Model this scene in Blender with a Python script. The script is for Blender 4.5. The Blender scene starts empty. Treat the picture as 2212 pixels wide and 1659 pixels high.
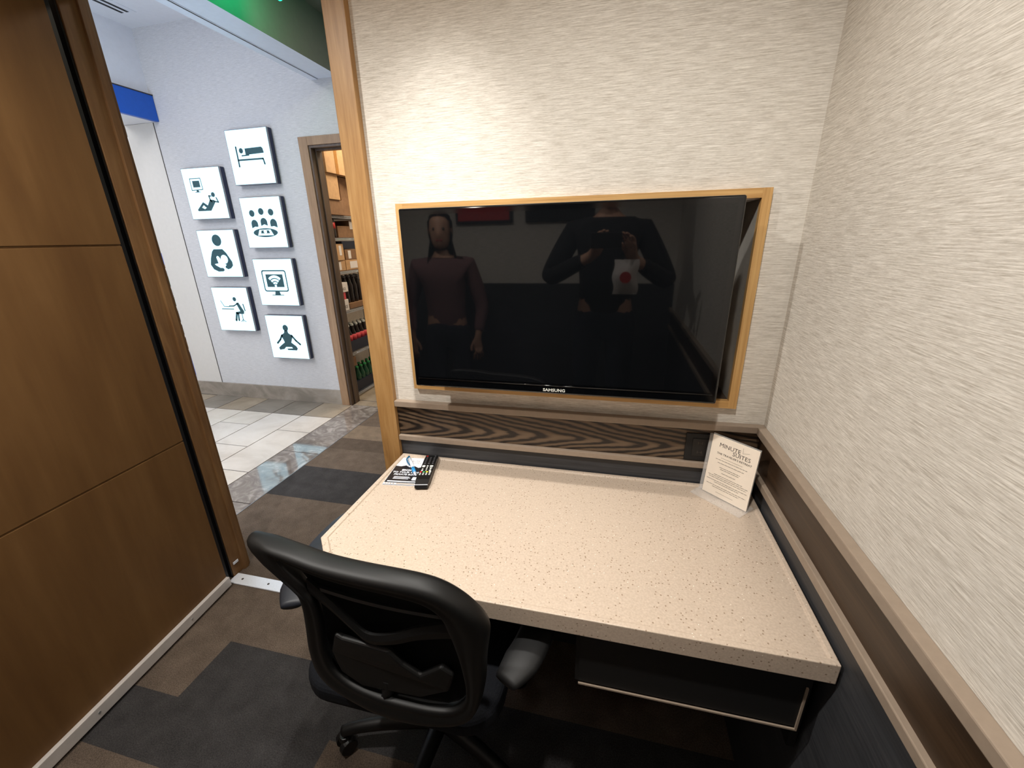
import bpy, bmesh, math, random
from mathutils import Vector, Matrix, geometry
R = math.radians; PI = math.pi
random.seed(7)
sc = bpy.context.scene
COL = sc.collection

# ------------------------------------------------------------------ object helpers
ORG = {}
def root_org(p):
    while p is not None and p.name not in ORG: p = p.parent
    return ORG[p.name] if p is not None else Vector((0, 0, 0))
def tag(o, label=None, cat=None, group=None, kind=None):
    if label: o['label'] = label
    if cat: o['category'] = cat
    if group: o['group'] = group
    if kind: o['kind'] = kind
    return o
def empty(name, loc, label=None, cat=None, group=None, kind=None):
    o = bpy.data.objects.new(name, None); COL.objects.link(o)
    o.location = loc; o.empty_display_size = .05
    ORG[o.name] = Vector(loc)
    return tag(o, label, cat, group, kind)
def obj(name, bm, mats, parent=None, bevel=0, seg=2, smooth=False, sub=0, label=None, cat=None, group=None, kind=None, loc=None):
    """link one mesh object; geometry in bm is given in world coordinates"""
    me = bpy.data.meshes.new(name)
    bmesh.ops.recalc_face_normals(bm, faces=bm.faces[:])
    off = root_org(parent) if parent is not None else (Vector(loc) if loc else Vector((0, 0, 0)))
    bmesh.ops.translate(bm, verts=bm.verts[:], vec=-off)
    bm.to_mesh(me); bm.free()
    if not isinstance(mats, (list, tuple)): mats = [mats]
    for m in mats: me.materials.append(m)
    o = bpy.data.objects.new(name, me); COL.objects.link(o)
    if parent is not None: o.parent = parent
    elif loc: o.location = loc; ORG[o.name] = Vector(loc)
    if bevel:
        m = o.modifiers.new('b', 'BEVEL'); m.width = bevel; m.segments = seg; m.limit_method = 'ANGLE'; m.angle_limit = R(35)
    if sub:
        m = o.modifiers.new('s', 'SUBSURF'); m.levels = m.render_levels = sub
    if smooth or bevel:
        for p in me.polygons: p.use_smooth = smooth
        if smooth: pass
    return tag(o, label, cat, group, kind)
def structure(name, bm, mats, **k): return obj(name, bm, mats, kind='structure', **k)
def copy_tree(o, parent=None):
    c = o.copy(); COL.objects.link(c)
    if parent is not None: c.parent = parent
    for ch in list(o.children): copy_tree(ch, c)
    return c

# ------------------------------------------------------------------ shape helpers
def B(): return bmesh.new()
def box(bm, x0, x1, y0, y1, z0, z1, mi=0):
    vs = [bm.verts.new(c) for c in ((x0,y0,z0),(x1,y0,z0),(x1,y1,z0),(x0,y1,z0),(x0,y0,z1),(x1,y0,z1),(x1,y1,z1),(x0,y1,z1))]
    fs = []
    for q in ((0,1,2,3),(4,5,6,7),(0,1,5,4),(1,2,6,5),(2,3,7,6),(3,0,4,7)):
        f = bm.faces.new([vs[i] for i in q]); f.material_index = mi; fs.append(f)
    return vs, fs
def bx(*a, **k):
    bm = B(); box(bm, *a, **k); return bm
def rotz(bm, verts, cen, ang, axis='Z'):
    bmesh.ops.rotate(bm, verts=verts, cent=cen, matrix=Matrix.Rotation(ang, 3, axis))
def prism(bm, pts, z0, z1, mi=0):
    """extrude an xy outline between two heights"""
    n = len(pts)
    lo = [bm.verts.new((p[0], p[1], z0)) for p in pts]; hi = [bm.verts.new((p[0], p[1], z1)) for p in pts]
    for a, b in ((lo, 0), (hi, 1)):
        f = bm.faces.new(a); f.material_index = mi
    for i in range(n):
        f = bm.faces.new((lo[i], lo[(i+1) % n], hi[(i+1) % n], hi[i])); f.material_index = mi
def cyl(bm, p0, p1, r0, r1=None, n=20, mi=0):
    r1 = r0 if r1 is None else r1
    p0, p1 = Vector(p0), Vector(p1); d = (p1-p0).normalized()
    a = d.orthogonal().normalized(); b = d.cross(a)
    rings = []
    for p, r in ((p0, r0), (p1, r1)):
        rings.append([bm.verts.new(p+(a*math.cos(2*PI*i/n)+b*math.sin(2*PI*i/n))*r) for i in range(n)])
    for i in range(n):
        f = bm.faces.new((rings[0][i], rings[0][(i+1) % n], rings[1][(i+1) % n], rings[1][i])); f.material_index = mi
    for rg in rings:
        f = bm.faces.new(rg); f.material_index = mi
def lathe(bm, prof, cx, cy, n=16, mi=0):
    rings = []
    for r, z in prof:
        rings.append([bm.verts.new((cx+max(r, 1e-4)*math.cos(2*PI*i/n), cy+max(r, 1e-4)*math.sin(2*PI*i/n), z)) for i in range(n)])
    for a, b in zip(rings, rings[1:]):
        for i in range(n):
            f = bm.faces.new((a[i], a[(i+1) % n], b[(i+1) % n], b[i])); f.material_index = mi
    for rg in (rings[0], rings[-1]): bm.faces.new(rg).material_index = mi
def catmull(P, m=6, closed=False):
    P = [Vector(p) for p in P]; n = len(P); out = []
    rng = range(n) if closed else range(n-1)
    for i in rng:
        g = (lambda k: P[k % n]) if closed else (lambda k: P[min(max(k, 0), n-1)])
        a, b, c, d = g(i-1), g(i), g(i+1), g(i+2)
        for j in range(m):
            t = j/m
            out.append(.5*((2*b)+(c-a)*t+(2*a-5*b+4*c-d)*t*t+(3*b-a-3*c+d)*t**3))
    if not closed: out.append(P[-1])
    return out
def tube(bm, P, rad, n=12, closed=False, up=Vector((0, 0, 1)), flat=1.0, mi=0):
    """sweep a (possibly flattened) circle along P; rad = number or list; flat scales the side axis"""
    P = [Vector(p) for p in P]; N = len(P); rings = []
    rr = rad if isinstance(rad, (list, tuple)) else [rad]*N
    for i, p in enumerate(P):
        if closed: t = P[(i+1) % N]-P[i-1]
        else: t = P[min(i+1, N-1)]-P[max(i-1, 0)]
        t.normalize(); s = t.cross(up)
        if s.length < 1e-4: s = t.orthogonal()
        s.normalize(); u = s.cross(t)
        rings.append([bm.verts.new(p+(u*math.cos(2*PI*k/n)+s*math.sin(2*PI*k/n)*flat)*rr[i]) for k in range(n)])
    m = N if closed else N-1
    for i in range(m):
        a, b = rings[i], rings[(i+1) % N]
        for k in range(n):
            bm.faces.new((a[k], a[(k+1) % n], b[(k+1) % n], b[k])).material_index = mi
    if not closed:
        for rg in (rings[0], rings[-1]): bm.faces.new(rg).material_index = mi
class Flat:
    """draw 2-D shapes on a plane (origin o, right r, up u, normal n = toward viewer) and give them thickness"""
    def __init__(s, bm, o, r, u, sx=1., sy=1., mi=0):
        s.bm = bm; s.o = Vector(o); s.r = Vector(r).normalized(); s.u = Vector(u).normalized()
        s.n = s.r.cross(s.u); s.sx = sx; s.sy = sy; s.mi = mi
    def P(s, p, h): return s.o+s.r*p[0]*s.sx+s.u*p[1]*s.sy+s.n*h
    def poly(s, outer, holes=(), h0=0, h1=.001, mi=None):
        mi = s.mi if mi is None else mi
        loops = [outer]+list(holes); flat = [p for l in loops for p in l]
        tris = geometry.tessellate_polygon([[Vector((p[0], p[1], 0)) for p in l] for l in loops])
        lo = [s.bm.verts.new(s.P(p, h0)) for p in flat]; hi = [s.bm.verts.new(s.P(p, h1)) for p in flat]
        for t in tris:
            for v in (hi, lo):
                try: s.bm.faces.new([v[i] for i in t]).material_index = mi
                except ValueError: pass
        k = 0
        for l in loops:
            n = len(l)
            for i in range(n):
                a, b = k+i, k+(i+1) % n
                try: s.bm.faces.new((lo[a], lo[b], hi[b], hi[a])).material_index = mi
                except ValueError: pass
            k += n
    def circle(s, cx, cy, rx, ry=None, n=24, **k):
        ry = rx*s.sx/s.sy if ry is None else ry
        s.poly([(cx+rx*math.cos(2*PI*i/n), cy+ry*math.sin(2*PI*i/n)) for i in range(n)], **k)
    def stroke(s, pts, w, **k):
        for (a, b) in zip(pts, pts[1:]):
            d = Vector((b[0]-a[0], b[1]-a[1])); L = d.length or 1e-6; nx, ny = -d.y/L*w/2, d.x/L*w/2
            s.poly([(a[0]+nx, a[1]+ny), (a[0]-nx, a[1]-ny), (b[0]-nx, b[1]-ny), (b[0]+nx, b[1]+ny)], **k)
        for p in pts: s.circle(p[0], p[1], w/2, w/2, n=12, **k)
    def rect(s, x0, y0, x1, y1, **k): s.poly([(x0, y0), (x1, y0), (x1, y1), (x0, y1)], **k)
    def rrect(s, x0, y0, x1, y1, r, n=5, **k): s.poly(rr_pts(x0, y0, x1, y1, r, n), **k)
    def text(s, body, x, y, size, align='CENTER', h0=0, h1=.0004, mi=None, sx=1., bold=0):
        mi = s.mi if mi is None else mi
        cu = bpy.data.curves.new('tmp', 'FONT'); cu.body = body; cu.size = size; cu.align_x = align; cu.offset = bold; cu.resolution_u = 2
        ob = bpy.data.objects.new('tmp', cu); COL.objects.link(ob)
        dg = bpy.context.evaluated_depsgraph_get(); me = ob.evaluated_get(dg).to_mesh()
        vs = [s.bm.verts.new(s.P((x+v.co.x*sx, y+v.co.y), h1)) for v in me.vertices]
        for p in me.polygons:
            try: s.bm.faces.new([vs[i] for i in p.vertices]).material_index = mi
            except ValueError: pass
        ob.evaluated_get(dg).to_mesh_clear(); bpy.data.objects.remove(ob); bpy.data.curves.remove(cu)
def rr_pts(x0, y0, x1, y1, r, n=5):
    out = []
    for cx, cy, a0 in ((x1-r, y1-r, 0), (x0+r, y1-r, 90), (x0+r, y0+r, 180), (x1-r, y0+r, 270)):
        for i in range(n+1):
            a = R(a0+90*i/n); out.append((cx+r*math.cos(a), cy+r*math.sin(a)))
    return out

# ------------------------------------------------------------------ materials
def srgb(r, g, b):
    return tuple(((c/255)/12.92 if c/255 <= .04045 else ((c/255+.055)/1.055)**2.4) for c in (r, g, b))+(1,)
class NT:
    def __init__(s, name):
        s.m = bpy.data.materials.new(name); s.m.use_nodes = True; s.t = s.m.node_tree; s.N = s.t.nodes; s.L = s.t.links
        s.b = s.N['Principled BSDF']; s.co = s.N.new('ShaderNodeTexCoord').outputs['Object']
    def new(s, k, **kw):
        n = s.N.new(k)
        for a, v in kw.items(): setattr(n, a, v)
        return n
    def link(s, a, b): s.L.new(a, b)
    def mapp(s, scale, rot=(0, 0, 0), loc=(0, 0, 0), src=None):
        n = s.new('ShaderNodeMapping'); n.inputs['Scale'].default_value = scale; n.inputs['Rotation'].default_value = rot; n.inputs['Location'].default_value = loc
        s.link(src or s.co, n.inputs[0]); return n.outputs[0]
    def noise(s, vec, scale=1, detail=4, rough=.55, dist=0):
        n = s.new('ShaderNodeTexNoise'); n.inputs['Scale'].default_value = scale; n.inputs['Detail'].default_value = detail
        n.inputs['Roughness'].default_value = rough; n.inputs['Distortion'].default_value = dist; s.link(vec, n.inputs['Vector']); return n.outputs['Fac']
    def ramp(s, fac, stops):
        n = s.new('ShaderNodeValToRGB'); e = n.color_ramp.elements
        e[0].position, e[0].color = stops[0]; e[1].position, e[1].color = stops[-1]
        for p, c in stops[1:-1]:
            x = e.new(p); x.color = c
        s.link(fac, n.inputs[0]); return n.outputs[0]
    def mix(s, f, a, b, mode='MIX'):
        n = s.new('ShaderNodeMix', data_type='RGBA', blend_type=mode)
        for i, v in ((0, f), (6, a), (7, b)):
            if isinstance(v, (int, float)) or isinstance(v, tuple): n.inputs[i].default_value = v
            else: s.link(v, n.inputs[i])
        return n.outputs[2]
    def math(s, op, a, b=0.):
        n = s.new('ShaderNodeMath', operation=op)
        for i, v in enumerate((a, b)):
            if isinstance(v, (int, float)): n.inputs[i].default_value = v
            else: s.link(v, n.inputs[i])
        return n.outputs[0]
    def bump(s, h, strength=.3, dist=.001):
        n = s.new('ShaderNodeBump'); n.inputs['Strength'].default_value = strength; n.inputs['Distance'].default_value = dist
        s.link(h, n.inputs['Height']); s.link(n.outputs[0], s.b.inputs['Normal'])
    def fin(s, col=None, rough=.5, metal=0, spec=.5, **k):
        if col is not None:
            if isinstance(col, tuple): s.b.inputs['Base Color'].default_value = col
            else: s.link(col, s.b.inputs['Base Color'])
        if isinstance(rough, (int, float)): s.b.inputs['Roughness'].default_value = rough
        else: s.link(rough, s.b.inputs['Roughness'])
        s.b.inputs['Metallic'].default_value = metal; s.b.inputs['Specular IOR Level'].default_value = spec
        for a, v in k.items(): s.b.inputs[a.replace('_', ' ')].default_value = v
        return s.m
def plain(name, rgb, rough=.5, metal=0, spec=.5, var=.06, sc_=30, **k):
    """simple procedural finish: the colour with a faint mottling"""
    s = NT(name); c = srgb(*rgb); f = s.noise(s.mapp((sc_,)*3), 1, 3)
    a = tuple(x*(1-var) for x in c[:3])+(1,); b = tuple(min(1, x*(1+var)) for x in c[:3])+(1,)
    return s.fin(s.ramp(f, [(.3, a), (.7, b)]), rough, metal, spec, **k)
def emis(name, rgb, power):
    s = NT(name); s.b.inputs['Base Color'].default_value = srgb(*rgb); s.b.inputs['Emission Color'].default_value = srgb(*rgb)
    s.b.inputs['Emission Strength'].default_value = power; return s.m
def grasscloth(name, along, lo, mid, hi, rough=.85):
    s = NT(name); sc1 = [520., 520., 520.]; sc1['xyz'.index(along)] = 20.
    sc2 = [1100., 1100., 1100.]; sc2['xyz'.index(along)] = 90.
    f = s.noise(s.mapp(tuple(sc1)), 1, 4, .6, .35); g = s.noise(s.mapp(tuple(sc2)), 1, 3, .6)
    h = s.math('ADD', s.math('MULTIPLY', f, .68), s.math('MULTIPLY', g, .32))
    c = s.ramp(h, [(.36, lo), (.5, mid), (.64, hi)])
    big = s.noise(s.mapp((1.3,)*3), 1, 2)
    c = s.mix(s.math('MULTIPLY', big, .12), c, tuple(x*.8 for x in mid[:3])+(1,))
    s.bump(h, .4, .0008); return s.fin(c, rough, spec=.3)
def wood(name, along, a, b, c, rough=.45, fine=60., long_=3., knots=.25, spec=.5, coat=0.):
    s = NT(name); i = 'xyz'.index(along)
    v = [fine]*3; v[i] = long_; w = [fine*5]*3; w[i] = long_*4; q = [5.]*3; q[i] = 1.6
    f = s.noise(s.mapp(tuple(v)), 1, 5, .6, .6); g = s.noise(s.mapp(tuple(w)), 1, 3, .5); k = s.noise(s.mapp(tuple(q)), 1, 3, .5, 1.2)
    h = s.math('ADD', s.math('MULTIPLY', f, .5), s.math('ADD', s.math('MULTIPLY', g, .2), s.math('MULTIPLY', k, .3)))
    col = s.ramp(h, [(.34, a), (.5, b), (.66, c)])
    s.bump(h, .12, .0008); return s.fin(col, rough, spec=spec, Coat_Weight=coat, Coat_Roughness=.25)

M = {}
M['wall'] = grasscloth('grasscloth_tv_wall', 'x', srgb(182,174,162), srgb(213,207,197), srgb(240,235,226))
M['wall_y'] = grasscloth('grasscloth_side_wall', 'y', srgb(182,174,162), srgb(213,207,197), srgb(240,235,226))
M['wall_far'] = grasscloth('grasscloth_corridor', 'x', srgb(178,175,174), srgb(196,193,192), srgb(210,207,205))
M['honey'] = wood('honey_maple_frame', 'z', srgb(132,94,52), srgb(160,120,72), srgb(182,144,94), .42, 45, 3.5)
M['door'] = wood('brown_maple_door', 'z', srgb(92,63,33), srgb(103,73,40), srgb(114,83,48), .55, 9, 1.2, spec=.3)
M['jamb'] = wood('brown_maple_jamb', 'z', srgb(96,66,38), srgb(114,82,50), srgb(130,98,62), .45, 30, 3)
M['oak'] = wood('light_oak_tv_frame', 'x', srgb(168,124,68), srgb(196,154,96), srgb(212,172,112), .5, 150, 3)
M['oak_v'] = wood('light_oak_tv_frame_upright', 'z', srgb(168,124,68), srgb(196,154,96), srgb(212,172,112), .5, 150, 3)
M['taupe'] = plain('taupe_rail_paint', (150,134,118), .38, var=.05, sc_=60)
M['charcoal'] = wood('charcoal_laminate', 'x', srgb(38,39,42), srgb(54,55,58), srgb(72,73,76), .5, 260, 5)
M['charcoal_y'] = wood('charcoal_laminate_side', 'y', srgb(38,39,42), srgb(54,55,58), srgb(70,70,72), .5, 200, 5)
M['darkoak_y'] = wood('dark_stained_oak_side', 'y', srgb(36,24,14), srgb(56,40,26), srgb(74,55,38), .42, 110, 3)
M['ivory'] = plain('ivory_wall_paint', (214,210,205), .7, var=.02)
M['white'] = plain('white_paint', (225,225,228), .6, var=.02)
M['panel'] = plain('white_storefront_panel', (204,198,190), .5, var=.02)
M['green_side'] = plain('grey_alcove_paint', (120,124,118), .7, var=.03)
M['beamw'] = plain('white_beam_paint', (226,232,244), .5, var=.02)
M['blue'] = plain('royal_blue_fascia', (10,86,186), .35, var=.04)
M['black'] = plain('black_plastic', (11,11,12), .38, var=.1, sc_=80)
M['blackm'] = plain('matt_black', (7,7,8), .6, var=.1, sc_=120)
M['gloss'] = plain('gloss_black_bezel', (6,7,9), .08, var=.05, spec=.6)
M['navy'] = plain('navy_sign_case', (30,38,72), .4, var=.06)
M['lip'] = plain('grey_metal_sign_lip', (150,152,156), .35, .6, var=.06)
M['alu'] = plain('brushed_aluminium', (232,236,244), .35, .25, var=.05, sc_=140)
M['sweep'] = plain('grey_sweep_extrusion', (198,191,186), .4, .1, var=.05)
M['steel'] = plain('zinc_wire_shelf', (190,190,192), .3, .8)
M['cable'] = plain('dark_gap_seal', (12,12,18), .5, var=.1)
M['paper'] = plain('paper_white', (240,228,212), .6, var=.01)
M['ink'] = plain('printed_ink', (60,52,46), .7, var=.05)
M['ink_l'] = plain('pale_printed_ink', (165,152,138), .7, var=.05)
M['card_dark'] = plain('flyer_dark_ink', (34,34,38), .25, var=.1)
M['card_white'] = plain('flyer_white', (235,238,245), .3, var=.01)
M['pen_blue'] = plain('pen_blue_rubber', (30,140,205), .4)
M['pen_teal'] = plain('pen_teal_clip', (8,92,135), .3)
M['pen_white'] = plain('pen_white_barrel', (232,238,246), .25, var=.01)
M['red'] = plain('red_plastic', (200,50,45), .4)
M['green'] = plain('green_plastic', (60,160,90), .4)
M['yellow'] = plain('yellow_plastic', (220,210,60), .4)
M['btn'] = plain('white_button_print', (226,228,222), .4, var=.01)
M['btn_grey'] = plain('grey_button_print', (92,92,96), .4, var=.03)
M['cardboard'] = plain('cardboard', (190,150,108), .8, var=.1)
M['cardboard_d'] = plain('brown_cardboard', (132,98,70), .8, var=.12)
M['tape'] = plain('packing_tape', (160,112,56), .3, var=.06)
M['carton_w'] = plain('white_carton', (226,218,214), .5, var=.02)
M['crate'] = plain('dark_blue_crate', (18,24,44), .45, var=.1)
M['pink'] = plain('pink_red_label', (205,70,78), .5)
M['plaque'] = plain('light_grey_storeroom_wall', (196,186,172), .7)
def glassy(name, rgb, rough=.15):
    s = NT(name); return s.fin(srgb(*rgb), rough, spec=.7, Transmission_Weight=.35)
M['bottle_g'] = glassy('green_bottle_plastic', (40, 90, 62)); M['bottle_d'] = glassy('cola_bottle_plastic', (34, 22, 20)); M['bottle_c'] = glassy('clear_bottle_plastic', (150, 152, 150))
s = NT('tv_screen_glass'); M['screen'] = s.fin(s.ramp(s.noise(s.mapp((3,)*3), 1, 1), [(.3, (.0025,.003,.0035,1)), (.7, (.0035,.004,.005,1))]), .03, spec=.55)
s = NT('acrylic'); M['acrylic'] = s.fin((.93,.92,.9,1), .05, spec=.5, Alpha=.2)
M['sign_face'] = emis('lit_sign_face', (194, 238, 252), 1.06)
M['exit'] = emis('exit_sign_green', (10, 255, 160), 8.)
M['picto'] = plain('sign_pictogram_vinyl', (42, 78, 84), .5, var=.04)
M['bulb'] = emis('downlight_lens', (255, 226, 190), 25.)
# cathedral-grained dark ash panel: nested arches with their tips to the right
s = NT('cathedral_grain_ash')
sep = s.new('ShaderNodeSeparateXYZ'); s.link(s.co, sep.inputs[0]); X, Z = sep.outputs[0], sep.outputs[2]
wz = s.math('MULTIPLY', s.math('SUBTRACT', s.noise(s.mapp((2.2, 1, 2.2)), 1, 2), .5), .035)
zz = s.math('SUBTRACT', s.math('ADD', Z, wz), s.math('ADD', .868, s.math('MULTIPLY', X, .012)))
ar = s.math('SQRT', s.math('ADD', s.math('MULTIPLY', s.math('MULTIPLY', zz, zz), 34.), .0035))
fx = s.math('ADD', X, s.math('MULTIPLY', ar, 1.0))
fx = s.math('ADD', fx, s.math('MULTIPLY', s.math('SUBTRACT', s.noise(s.mapp((5, 1, 16)), 1, 3), .5), .16))
wv = s.math('SINE', s.math('MULTIPLY', fx, 72.))
fi = s.noise(s.mapp((25, 40, 700)), 1, 3)
h = s.math('ADD', s.math('MULTIPLY', wv, .42), fi)
c = s.ramp(h, [(.24, srgb(26,19,14)), (.5, srgb(78,62,48)), (.85, srgb(98,80,62))])
s.bump(h, .25, .0006); M['ash'] = s.fin(c, .42)
# quartz worktop: warm cream with small brown and pale flecks
s = NT('quartz_worktop')
def flecks(scale, thr, seedloc):
    v = s.new('ShaderNodeTexVoronoi', feature='F1'); v.inputs['Scale'].default_value = scale
    s.link(s.mapp((1, 1, 1), loc=seedloc), v.inputs['Vector'])
    return s.math('LESS_THAN', v.outputs['Distance'], thr), v.outputs['Color']
base = s.ramp(s.noise(s.mapp((220,)*3), 1, 3), [(.3, srgb(188,170,152)), (.7, srgb(205,188,170))])
m1, c1 = flecks(112, .19, (0, 0, 0)); sp = s.new('ShaderNodeSeparateXYZ'); s.link(c1, sp.inputs[0])
c = s.mix(s.math('MULTIPLY', s.math('MULTIPLY', m1, s.math('GREATER_THAN', sp.outputs[0], .3)), .7), base, srgb(122,98,72))
m2, c2 = flecks(140, .13, (3, 1, 2)); sp2 = s.new('ShaderNodeSeparateXYZ'); s.link(c2, sp2.inputs[0])
c = s.mix(s.math('MULTIPLY', m2, s.math('GREATER_THAN', sp2.outputs[0], .86)), c, srgb(248,242,230))
M['quartz'] = s.fin(c, .28, spec=.5)
def carpet(name, rgb):
    s = NT(name); c0 = srgb(*rgb)
    f = s.noise(s.mapp((260, 260, 260)), 1, 5, .8); g = s.noise(s.mapp((14, 14, 14)), 1, 4, .6)
    h = s.math('ADD', s.math('MULTIPLY', f, .78), s.math('MULTIPLY', g, .22))
    lo = tuple(x*.5 for x in c0[:3])+(1,); hi = tuple(x*1.55 for x in c0[:3])+(1,)
    s.bump(f, .9, .004); return s.fin(s.ramp(h, [(.38, lo), (.5, c0), (.62, hi)]), .95, spec=.1)
M['cp_brown'] = carpet('carpet_brown', (104,91,80)); M['cp_tan'] = carpet('carpet_tan', (128,112,96)); M['cp_dark'] = carpet('carpet_charcoal', (64,62,62)); M['cp_mid'] = carpet('carpet_dark_brown', (92,80,70))
def tile(name, lo, mid, hi, scale=3., dist=2.5, rough=.22):
    s = NT(name); f = s.noise(s.mapp((scale*.8, scale, scale)), 1, 6, .62, dist)
    return s.fin(s.ramp(f, [(.35, lo), (.5, mid), (.66, hi)]), rough, spec=.9 if rough < .1 else .5)
M['t_light'] = tile('pale_porcelain', srgb(188,178,168), srgb(204,195,186), srgb(214,206,198), 2.5, .8, .3)
M['t_light2'] = tile('pale_porcelain_warm', srgb(180,169,156), srgb(197,187,175), srgb(209,201,191), 2.2, .8, .3)
M['t_strip'] = tile('marbled_grey_porcelain', srgb(104,95,90), srgb(124,115,108), srgb(160,152,146), 7., 2.8, .07)
M['t_grey'] = tile('grey_porcelain', srgb(110,104,94), srgb(124,116,106), srgb(136,128,118), 4., 1.2, .3)
M['t_brown'] = tile('brown_porcelain', srgb(134,120,102), srgb(150,136,118), srgb(164,150,132), 4., 1.2, .3)
M['base_far'] = tile('taupe_stone_base', srgb(128,118,106), srgb(146,135,122), srgb(160,150,138), 4., 1.2, .25)
M['grout'] = plain('dark_grout', (78,70,66), .8)
M['mesh'] = None
s = NT('black_mesh_fabric'); ck = s.new('ShaderNodeTexChecker'); ck.inputs['Scale'].default_value = 420; s.link(s.co, ck.inputs[0])
s.bump(ck.outputs['Fac'], .5, .0008); M['mesh'] = s.fin(s.mix(ck.outputs['Fac'], srgb(6,7,7), srgb(16,17,17)), .75, spec=.3)
s = NT('black_seat_fabric'); M['fabric'] = s.fin(s.ramp(s.noise(s.mapp((500,)*3), 1, 2), [(.3, srgb(10,11,14)), (.7, srgb(26,28,34))]), .9, spec=.2)
M['chair'] = plain('black_chair_plastic', (10,10,10), .5, spec=.38, var=.12, sc_=300)
M['pad'] = plain('soft_black_arm_pad', (30,33,40), .5, var=.08, sc_=200)
M['knob'] = plain('grey_plastic', (110,112,115), .35)

# ------------------------------------------------------------------ camera
CAM = dict(f=894.76, loc=(-.4275, -1.17, 1.45), yaw=-13.7139, pitch=-19.3659, roll=-1.281)
y_, p_, r_ = (R(CAM[k]) for k in ('yaw', 'pitch', 'roll'))
F = Vector((math.sin(y_)*math.cos(p_), math.cos(y_)*math.cos(p_), math.sin(p_)))
Rt = Vector((math.cos(y_), -math.sin(y_), 0)); Up = Rt.cross(F)
R2 = Rt*math.cos(r_)+Up*math.sin(r_); U2 = -Rt*math.sin(r_)+Up*math.cos(r_)
cd = bpy.data.cameras.new('camera'); cam = bpy.data.objects.new('camera', cd); COL.objects.link(cam)
mt = Matrix((R2, U2, -F)).transposed().to_4x4(); mt.translation = Vector(CAM['loc']); cam.matrix_world = mt
cd.sensor_fit = 'HORIZONTAL'; cd.sensor_width = 36; cd.lens = CAM['f']*36/2212; cd.clip_start = .02
sc.camera = cam

D = 2.004      # face of the corridor wall that carries the signs
HC = 2.42      # ceiling of the little suite
# ------------------------------------------------------------------ the suite: shell
def carpet_floor():
    bm = B(); rows = [(-2.3,-1.75,2,'x'),(-1.75,-1.4,0,'x'),(-1.4,-1.1,3,'x'),(-1.1,-.9,2,'x'),(-.9,-.66,0,'x'),(-.66,-.487,2,'x'),(-.487,-.275,2,'b'),(-.275,0,0,'x'),
            (0,.175,3,'x'),(.175,.6,0,'x'),(.6,.94,2,'x'),(.94,1.2,0,'x'),(1.2,1.37,3,'x'),(1.37,1.6,1,'x'),(1.6,2.0,0,'x')]
    for y0, y1, m, t in rows:
        inside = y1 <= 0.001
        xs = (-2.15, .0) if inside else (-2.435, -.9)
        if t == 'b': segs = [(xs[0], -1.79, 0), (-1.79, xs[1], 2)]
        elif y0 == -.66: segs = [(xs[0], -1.2, 2), (-1.2, -.3, 3), (-.3, xs[1], 2)]
        else: segs = [(xs[0], xs[1], m)]
        if inside and y0 > -.9 and t != 'b': pass
        for a, b, mi in segs:
            vs = [bm.verts.new(c) for c in ((a,y0,0),(b,y0,0),(b,y1,0),(a,y1,0))]
            f = bm.faces.new(vs); f.material_index = mi
            ws = [bm.verts.new(c) for c in ((a,y0,-.05),(b,y0,-.05),(b,y1,-.05),(a,y1,-.05))]
            bm.faces.new(ws)
    return bm
o = structure('floor', carpet_floor(), [M['cp_brown'], M['cp_tan'], M['cp_dark'], M['cp_mid']])
o['label'] = 'striped brown and charcoal carpet tile floor of the suite and its entrance'
# corridor porcelain floor
def tiles():
    bm = B(); box(bm, -7.2, -2.437, -2.3, 2.004, -.06, -.003, 5); box(bm, -7.2, -4.53, 2.004, 4.2, -.06, -.003, 5); box(bm, -2.85, -1.2, 2.0, 4.2, -.06, -.003, 5)
    g = .0038
    def t(x0, x1, y0, y1, mi): box(bm, x0+g, x1-g, y0+g, y1-g, -.006, 0, mi)
    t(-2.747, -2.437, -2.3, -.122, 0)
    for y0, y1 in ((-.122,.488),(.488,1.098),(1.098,2.0)): t(-2.747, -2.437, y0, y1, 0)
    xs = [-2.747]; 
    while xs[-1] > -7: xs.append(xs[-1]-.3125)
    offs = [.786, 1.098, .83, .48, .95, .62]
    for i, (xa, xb) in enumerate(zip(xs, xs[1:])):
        k = offs[i % 6]-.61*5; y = max(-2.3, k)
        while k < 1.69:
            y0, y1 = max(k, -2.3), min(k+.61, 1.693)
            if y1-y0 > .01: t(xb, xa, y0, y1, 1 if (i+int(k*3)) % 3 else 2)
            k += .61
    cyc = [4, 3, 3, 4, 3, 4, 4]
    for i, (xa, xb) in enumerate(zip(xs, xs[1:])):
        t(xb, xa, 1.693, 2.0 if xb > -4.5 else 1.99, cyc[i % 7])
    x = -2.747
    t(-2.747, -2.437, 2.0, 2.12, 4); t(-2.437, -1.7, 2.0, 2.12, 3); t(-2.85, -1.2, 2.125, 4.2, 4)
    for y0 in (2.0, 2.61, 3.22): t(-7.1, -4.54, y0, y0+.61, 1)
    return bm
structure('floor.001', tiles(), [M['t_strip'], M['t_light'], M['t_light2'], M['t_grey'], M['t_brown'], M['grout']])['label'] = 'pale porcelain tile floor of the corridor with a marbled grey border'
bm = B(); box(bm, -2.437, -2.433, -.0, 2.0, -.01, .002); structure('trim_1', bm, M['lip'])['label'] = 'thin metal edge strip between carpet and tile'
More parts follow.
